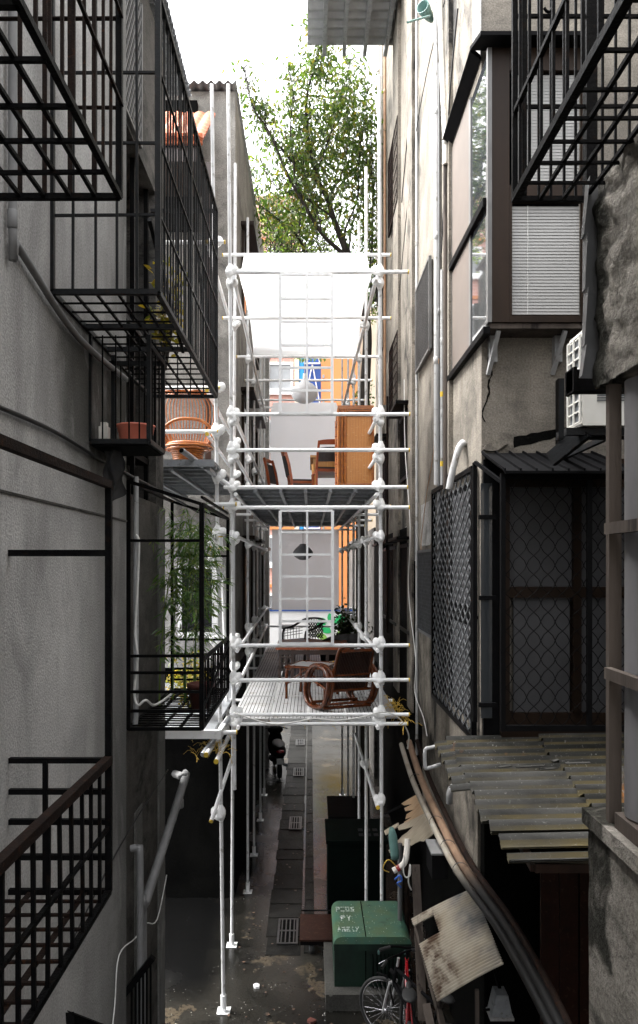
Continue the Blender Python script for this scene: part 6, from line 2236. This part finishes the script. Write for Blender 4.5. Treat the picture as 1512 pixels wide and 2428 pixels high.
ca = thing('hand_cart', 'low brown topped hand cart with a small wheel beside the green cabinet', 'cart', (.1, 9.8, 0))
MB().box(-.14, .34, 9.52, 10.22, .20, .225).build('board', M_BROWNPL, ca)
MB().box(-.13, .33, 9.54, 10.2, .14, .199).build('frame', M_IRON, ca)
for (xx, yy) in ((.02, 9.6), (.22, 9.6), (.02, 10.1), (.22, 10.1)):
    wl = MB().lathe([(.03, -.03), (.065, -.028), (.07, 0), (.065, .028), (.03, .03)], (xx, yy, .071), (1, 0, 0), 16).build('wheel', M_RUBBER, ca)
    MB().lathe([(0, -.034), (.035, -.034), (.035, .034), (0, .034)], (xx, yy, .071), (1, 0, 0), 12).build('rim', M_GALVDARK, wl)
MB().tube([(-.13, 10.2, .2), (-.13, 10.3, .24), (.33, 10.3, .24), (.33, 10.2, .2)], .012, 6).build('handle', M_IRON, ca)

# drain grates
def grate(label, x0, x1, ya, yb):
    t = thing('drain_grate', label, 'grate', ((x0 + x1) / 2, (ya + yb) / 2, .018), 'grates down the alley drain')
    mb = MB()
    z0, z1 = .019, .030
    w_ = .03
    mb.box(x0, x0 + w_, ya, yb, z0, z1); mb.box(x1 - w_, x1, ya, yb, z0, z1)
    for k in range(3):
        y_ = ya + (yb - ya - w_) * k / 2
        mb.box(x0 + w_, x1 - w_, y_, y_ + w_, z0, z1)
    n = 5
    for k in range(1, n):
        xx = x0 + (x1 - x0) * k / n
        for q in range(2):
            y0 = ya + (yb - ya - w_) * q / 2 + w_; y1 = ya + (yb - ya - w_) * (q + 1) / 2
            mb.box(xx - .009, xx + .009, y0, y1, z0, z1)
    mb.build('bars', M_STEELGR, t)
    MB().box(x0 + .01, x1 - .01, ya + .01, yb - .01, .0185, .022).build('pit', M_DECKSLOT, t)
grate('drain grate beside the brown topped cart', -.46, -.17, 9.8, 10.5)
grate('drain grate farther on, level with the big dark cabinet', -.42, -.17, 14.05, 14.75)
grate('drain grate near the parked scooter', -.42, -.16, 17.6, 18.3)
grate('drain grate under the lower deck edge, farthest down the alley', -.42, -.16, 20.6, 21.3)

# scattered litter
lt_ = MB()
for k in range(90):
    yy = 8.0 + 9 * rt.random() ** 1.4
    xx = rt.uniform(-1.0, .5)
    s_ = rt.uniform(.008, .03)
    a = rt.random() * 3
    lt_.prism([(xx + s_ * math.cos(a + q * 1.57) * rt.uniform(.5, 1.3), yy + s_ * math.sin(a + q * 1.57) * rt.uniform(.5, 1.3), .022) for q in range(4)], (0, 0, .004))
tag(lt_.build('leaf_litter', pm('brown_litter', (.09, .05, .03), (.03, .02, .015), 30, .6)), 'fallen leaves and scraps on the wet alley floor', 'litter', kind='stuff')
for (x, y, lab, m_, n_) in ((738, 2424, 'red brick scrap at the bottom edge of the picture', M_TERRA, 'brick_scrap'), (608, 2402 - 60, 'white crumpled paper scrap on the patched floor', M_WHITEGLOSS, 'paper_scrap')):
    Y = F * EYE / (y - VY)
    p = P(x, y, Y)
    rr = random.Random(x)
    mb = MB().prism([(p.x + rr.uniform(.03, .06) * math.cos(a), p.y + rr.uniform(.02, .05) * math.sin(a), .004) for a in [k * .9 for k in range(7)]], (0, .004, .025))
    tag(mb.build(n_, m_), lab, 'scrap')

# parked scooter, seen from behind
sk = thing('scooter', 'dark motor scooter with a red tail lamp parked at the left of the alley', 'scooter', (-.80, 17.8, 0), rot=.15)
def ell(cx, cy, cz, a, b, c, n=12):
    m = MB()
    vs, fs = [], []
    for j in range(n + 1):
        th = math.pi * j / n
        for i in range(n):
            ph = 2 * math.pi * i / n
            vs.append((cx + a * math.sin(th) * math.cos(ph), cy + b * math.sin(th) * math.sin(ph), cz + c * math.cos(th)))
    for j in range(n):
        for i in range(n):
            k = (i + 1) % n
            fs.append((j * n + i, j * n + k, (j + 1) * n + k, (j + 1) * n + i))
    m.add(vs, fs, True)
    return m
def merge(*ms):
    o = MB()
    for m in ms:
        k = len(o.v)
        o.v += m.v; o.f += [[k + i for i in f] for f in m.f]; o.sm += m.sm
    return o
merge(ell(0, -.1, .62, .19, .42, .17), ell(0, .35, .32, .2, .35, .08), ell(0, .66, .62, .19, .08, .38), ell(0, .62, .98, .2, .13, .12)).build('body', M_ROOFBLK, sk)
merge(ell(0, -.12, .80, .16, .42, .07)).build('seat', M_RUBBER, sk)
for y_ in (-.35, .85):
    wl = MB().lathe([(.13, -.05), (.22, -.045), (.245, 0), (.22, .045), (.13, .05)], (0, y_, .245), (1, 0, 0), 20).build('wheel', M_RUBBER, sk)
    MB().lathe([(0, -.045), (.13, -.04), (.13, .04), (0, .045)], (0, y_, .245), (1, 0, 0), 16).build('rim', M_GALVDARK, wl)
ell(0, -.52, .70, .10, .04, .045).build('tail_lamp', M_REDPAINT, sk)
MB().tube([(-.30, .52, 1.02), (-.12, .60, 1.05), (.12, .60, 1.05), (.30, .52, 1.02)], .016, 8).build('handlebar', M_RUBBER, sk)
for s_ in (-1, 1):
    mr = MB().tube([(s_ * .22, .58, 1.05), (s_ * .27, .56, 1.22)], .007, 6).lathe([(0, -.01), (.05, -.008), (.055, 0), (.05, .008), (0, .01)], (s_ * .28, .55, 1.25), (0, 1, .1), 12).build('mirror', M_RUBBER, sk)
MB().box(-.09, .09, -.60, -.59, .42, .55).build('plate', M_WHITEGLOSS, sk)
MB().tube([(.14, -.1, .28), (.16, -.5, .36)], .04, 10).build('exhaust', M_GALVDARK, sk)

M_GREYGLOSS = pm('grey_white_gloss', (.35, .35, .35), (.25, .25, .25), 8, .3)
# two bicycles
def bicycle(label, loc, rot, frame_m, tyre_m, fork_m, steer=0.0):
    """local: heads along +y, hub axle across x; wheels 0.33 m"""
    t = thing('bicycle', label, 'bicycle', loc, None, rot)
    W = .33
    def wheel(y0, st):
        c, s_ = math.cos(st), math.sin(st)
        ax = Vector((c, s_, 0)); fw = Vector((-s_, c, 0))
        ctr = Vector((0, y0, W))
        ring = lambda r, o=0: [ctr + fw * (r * math.cos(2 * math.pi * k / 36)) + Vector((0, 0, r * math.sin(2 * math.pi * k / 36))) + ax * o for k in range(36)]
        o = MB().tube(ring(W), .019, 8, closed=True).build('wheel', tyre_m, t)
        MB().tube(ring(W - .024), .010, 6, closed=True).build('rim', M_CHROME, o)
        sp = MB()
        for k in range(28):
            a = 2 * math.pi * k / 28
            e = ctr + fw * ((W - .03) * math.cos(a)) + Vector((0, 0, (W - .03) * math.sin(a)))
            sp.tube([ctr + ax * (.025 * (-1) ** k), e], .0016, 4, cap=False)
        sp.lathe([(.0, -.04), (.022, -.035), (.014, 0), (.022, .035), (0, .04)], ctr, ax, 10)
        sp.build('spokes', M_CHROME, o)
    wheel(0, steer); wheel(-1.04, 0)
    hd = Vector((0, -.17, .88)); hl = Vector((0, -.11, .68)); bb_ = Vector((0, -.63, .29)); st = Vector((0, -.80, .80)); ra = Vector((0, -1.04, .33))
    fr = MB()
    fr.tube([hl, bb_], .024, 10); fr.tube([hd + Vector((0, .01, -.03)), st.lerp(bb_, .12)], .018, 10); fr.tube([st, bb_], .017, 10)
    for s_ in (-1, 1):
        fr.tube([bb_ + Vector((s_ * .03, 0, 0)), ra + Vector((s_ * .055, 0, 0))], .010, 8); fr.tube([st.lerp(bb_, .08) + Vector((s_ * .015, 0, 0)), ra + Vector((s_ * .055, 0, 0))], .009, 8)
    fr.tube([hd, hl], .022, 10)
    fr.build('frame', frame_m, t)
    fk = MB()
    for s_ in (-1, 1):
        fk.tube([hl + Vector((s_ * .05, .01, -.0)), Vector((s_ * .055, -.03, .45)), Vector((s_ * .055, 0, W))], .013, 8)
    fk.tube([hl + Vector((-.055, .01, 0)), hl + Vector((.055, .01, 0))], .018, 8)
    fk.tube([hl, hd, hd + Vector((0, -.02, .10))], .014, 8)
    fk.build('fork', fork_m, t)
    hb = MB().tube(smooth_path([(-.30, -.26, 1.0), (-.16, -.19, 1.01), (0, -.15, .985), (.16, -.19, 1.01), (.30, -.26, 1.0)], 4), .012, 8).build('handlebar', M_IRON, t)
    for s_ in (-1, 1):
        MB().tube([(s_ * .18, -.20, 1.01), (s_ * .30, -.26, 1.0)], .018, 8).build('grip', M_RUBBER, hb)
        MB().tube([(s_ * .17, -.17, 1.0), (s_ * .24, -.14, .97)], .006, 6).build('brake_lever', M_CHROME, hb)
    sd = merge(ell(0, -.86, .89, .075, .13, .03), ell(0, -.74, .90, .03, .10, .025)).build('saddle', M_RUBBER, t)
    MB().tube([st, (0, -.83, .87)], .013, 8).build('seat_post', M_CHROME, t)
    ck = MB().lathe([(.02, -.01), (.09, -.006), (.09, .0), (.02, .004)], (.06, -.63, .29), (1, 0, 0), 20)
    ck.tube([(.07, -.63, .29), (.075, -.52, .18)], .01, 6); ck.tube([(-.07, -.63, .29), (-.075, -.74, .40)], .01, 6)
    ck.box(.075, .16, -.56, -.48, .165, .185); ck.box(-.16, -.075, -.78, -.70, .39, .41)
    ck.build('crank', M_IRON, t)
    MB().tube([(0, -.11, .44), (0, .0, .70), (0, .16, .66)], .012, 6).tube([(0, -.13, .78), (.0, -.07, .80)], .03, 8).build('mudguard', M_IRON, t)
    return t
bicycle('black and white bicycle with its front wheel turned, leaning before the green cabinet', (.84, 7.86, 0), .62, M_ROOFBLK, M_RUBBER, M_GREYGLOSS, .35)
bicycle('red framed bicycle parked against the right wall next to the green cabinet', (1.08, 8.05, 0), -.10, M_REDPAINT, M_RUBBER, M_ROOFBLK, -.2)

# bits and pieces along the right wall, low
mbx = thing('meter_box', 'grey metal meter box on the right wall below the pipe bundle', 'box', P(1040, 2080, 7.6))
a = P(1024, 2085, 7.4); b = P(1056, 2000, 7.7)
MB().box(a.x, a.x + .17, 7.4, 7.75, a.z, b.z).build('body', M_ROOFBLK, mbx)
MB().box(a.x - .01, a.x + .18, 7.38, 7.77, b.z + .001, b.z + .02).build('lid', M_PVCMID, mbx)
tag(MB().lathe([(0, 0), (.045, .0), (.05, .05), (.05, .26), (.035, .33), (.02, .36), (0, .36)], P(937, 2036, 8.2), (-.12, 0, 1), 14).build('water_bottle', M_TEALPAINT), 'teal plastic bottle wedged behind the splintered awning remnant', 'bottle')
pipe('thick white pipe stub tied with red tape among loose wires', [P(932, 2065, 7.9), P(952, 2053, 7.9), P(962, 2035, 7.9), P(966, 1990, 8.0)], .034, M_PVCW, sm=3)
tag(MB().lathe([(.038, -.02), (.038, .02)], P(944, 2058, 7.9), (.8, 0, .5), 10).build('tape', M_REDPAINT), 'red tape round the thick white pipe stub', 'tape')
cable('yellow loose wire curling out of the white pipe stub', [P(940, 2056, 7.85), P(925, 2040, 7.8), P(915, 2042, 7.8), P(908, 2060, 7.8), P(922, 2068, 7.85)], .006, M_STRAW)
cable('white looped wire beside the white pipe stub', [P(958, 2030, 7.8), P(956, 2065, 7.8), P(962, 2080, 7.8), P(972, 2074, 7.8), P(972, 2050, 7.8), P(968, 2090, 7.85), P(975, 2110, 7.9)], .008, M_CABLEW)
cable('blue wire knot under the white pipe stub', [P(936, 2085, 7.85), P(948, 2076, 7.8), P(952, 2088, 7.8), P(942, 2094, 7.8), P(950, 2104, 7.85)], .010, M_BLUE)
for x_, lab in ((965, 'rusty standing pipe on the right wall behind the loose wires'), (948, 'grey standing pipe on the right wall behind the loose wires')):
    a = P(x_, 2000, 8.9)
    pipe(lab, [a, Vector((a.x, a.y, .0))], .03, M_RUST if x_ == 965 else M_PVCDK, 'standing_pipe')
tag(MB().bar(P(985, 2050, 8.0), P(1002, 2420, 7.3), .09, .02, (0, 1, 0)).build('plank', M_WOODOLD), 'long weathered plank leaning upright behind the bicycles', 'plank')
tag(MB().bar(P(1000, 2260, 7.6), P(1020, 2245, 7.4), .02).build('wood_splinter', M_WOODOLD), 'thin wood splinter beside the hole of the big cream awning panel', 'timber')
tag(MB().bar(P(1010, 2380, 6.3), P(1030, 2480, 6.1), .07, .03, (0, 1, 0)).build('timber_prop', M_WOODOLD), 'short timber prop below the big cream awning panel', 'timber')
fl = thing('floodlight', 'small grey floodlight low in the dark gap below the corrugated roof', 'lamp', P(1190, 2405, 6.2))
p = P(1192, 2385, 6.2)
MB().prism([p + Vector(v) for v in ((-.055, 0, .09), (.045, 0, .09), (.085, 0, -.10), (-.10, 0, -.10))], (0, .14, .0)).build('housing', M_GALV, fl)
MB().box(p.x - .11, p.x + .095, p.y - .012, p.y + .15, p.z - .125, p.z - .102).build('visor', M_PVC, fl)
MB().tube([p + Vector((-.1, .05, -.06)), p + Vector((-.16, .05, -.07))], .012, 6).build('side_bolt', M_IRON, fl)
MB().tube([p + Vector((.0, .1, .09)), p + Vector((.0, .3, .16))], .015, 6).build('bracket', M_IRON, fl)
# low dark things inside the gap: board wall, hanging scrap
mb = MB()
for k in range(6):
    mb.box(1.9 + k * .16, 2.05 + k * .16, 5.9 + (k % 2) * .01, 5.93 + (k % 2) * .01, .4, hh(-2.4))
tag(mb.build('board_wall', M_BROWNPL), 'row of brown boards standing in the dark gap under the corrugated roof', 'boards')
# iron shelf corner at the bottom left edge
p0, p1, p2 = P(165, 2400, 3.05), P(300, 2452, 3.3), P(190, 2470, 3.0)
sh = MB().bar(p0, p1, .035, .004).bar(p0 + Vector((0, 0, -.02)), p1 + Vector((0, 0, -.02)), .004, .04).bar(p0, p2 + Vector((-.03, 0, -.2)), .035, .004, (0, 1, 0))
for k in range(14):
    pass
tag(sh.build('slotted_shelf', M_IRON), 'black slotted angle iron shelf corner at the bottom edge beside the left wall', 'shelf')
gt = thing('iron_gate', 'black iron gate bars low on the left end wall', 'gate', P(320, 2440, 5.9))
mb = MB()
for k in range(6):
    a = P(312 + k * 9, 2330 - k * 10, 5.88); mb.bar((a.x, a.y, a.z), (a.x, a.y, .02), .016)
mb.build('bars', M_IRON, gt)
MB().bar(P(280, 2375, 5.87), P(362, 2270, 5.87), .05).build('rail', M_IRON, gt)
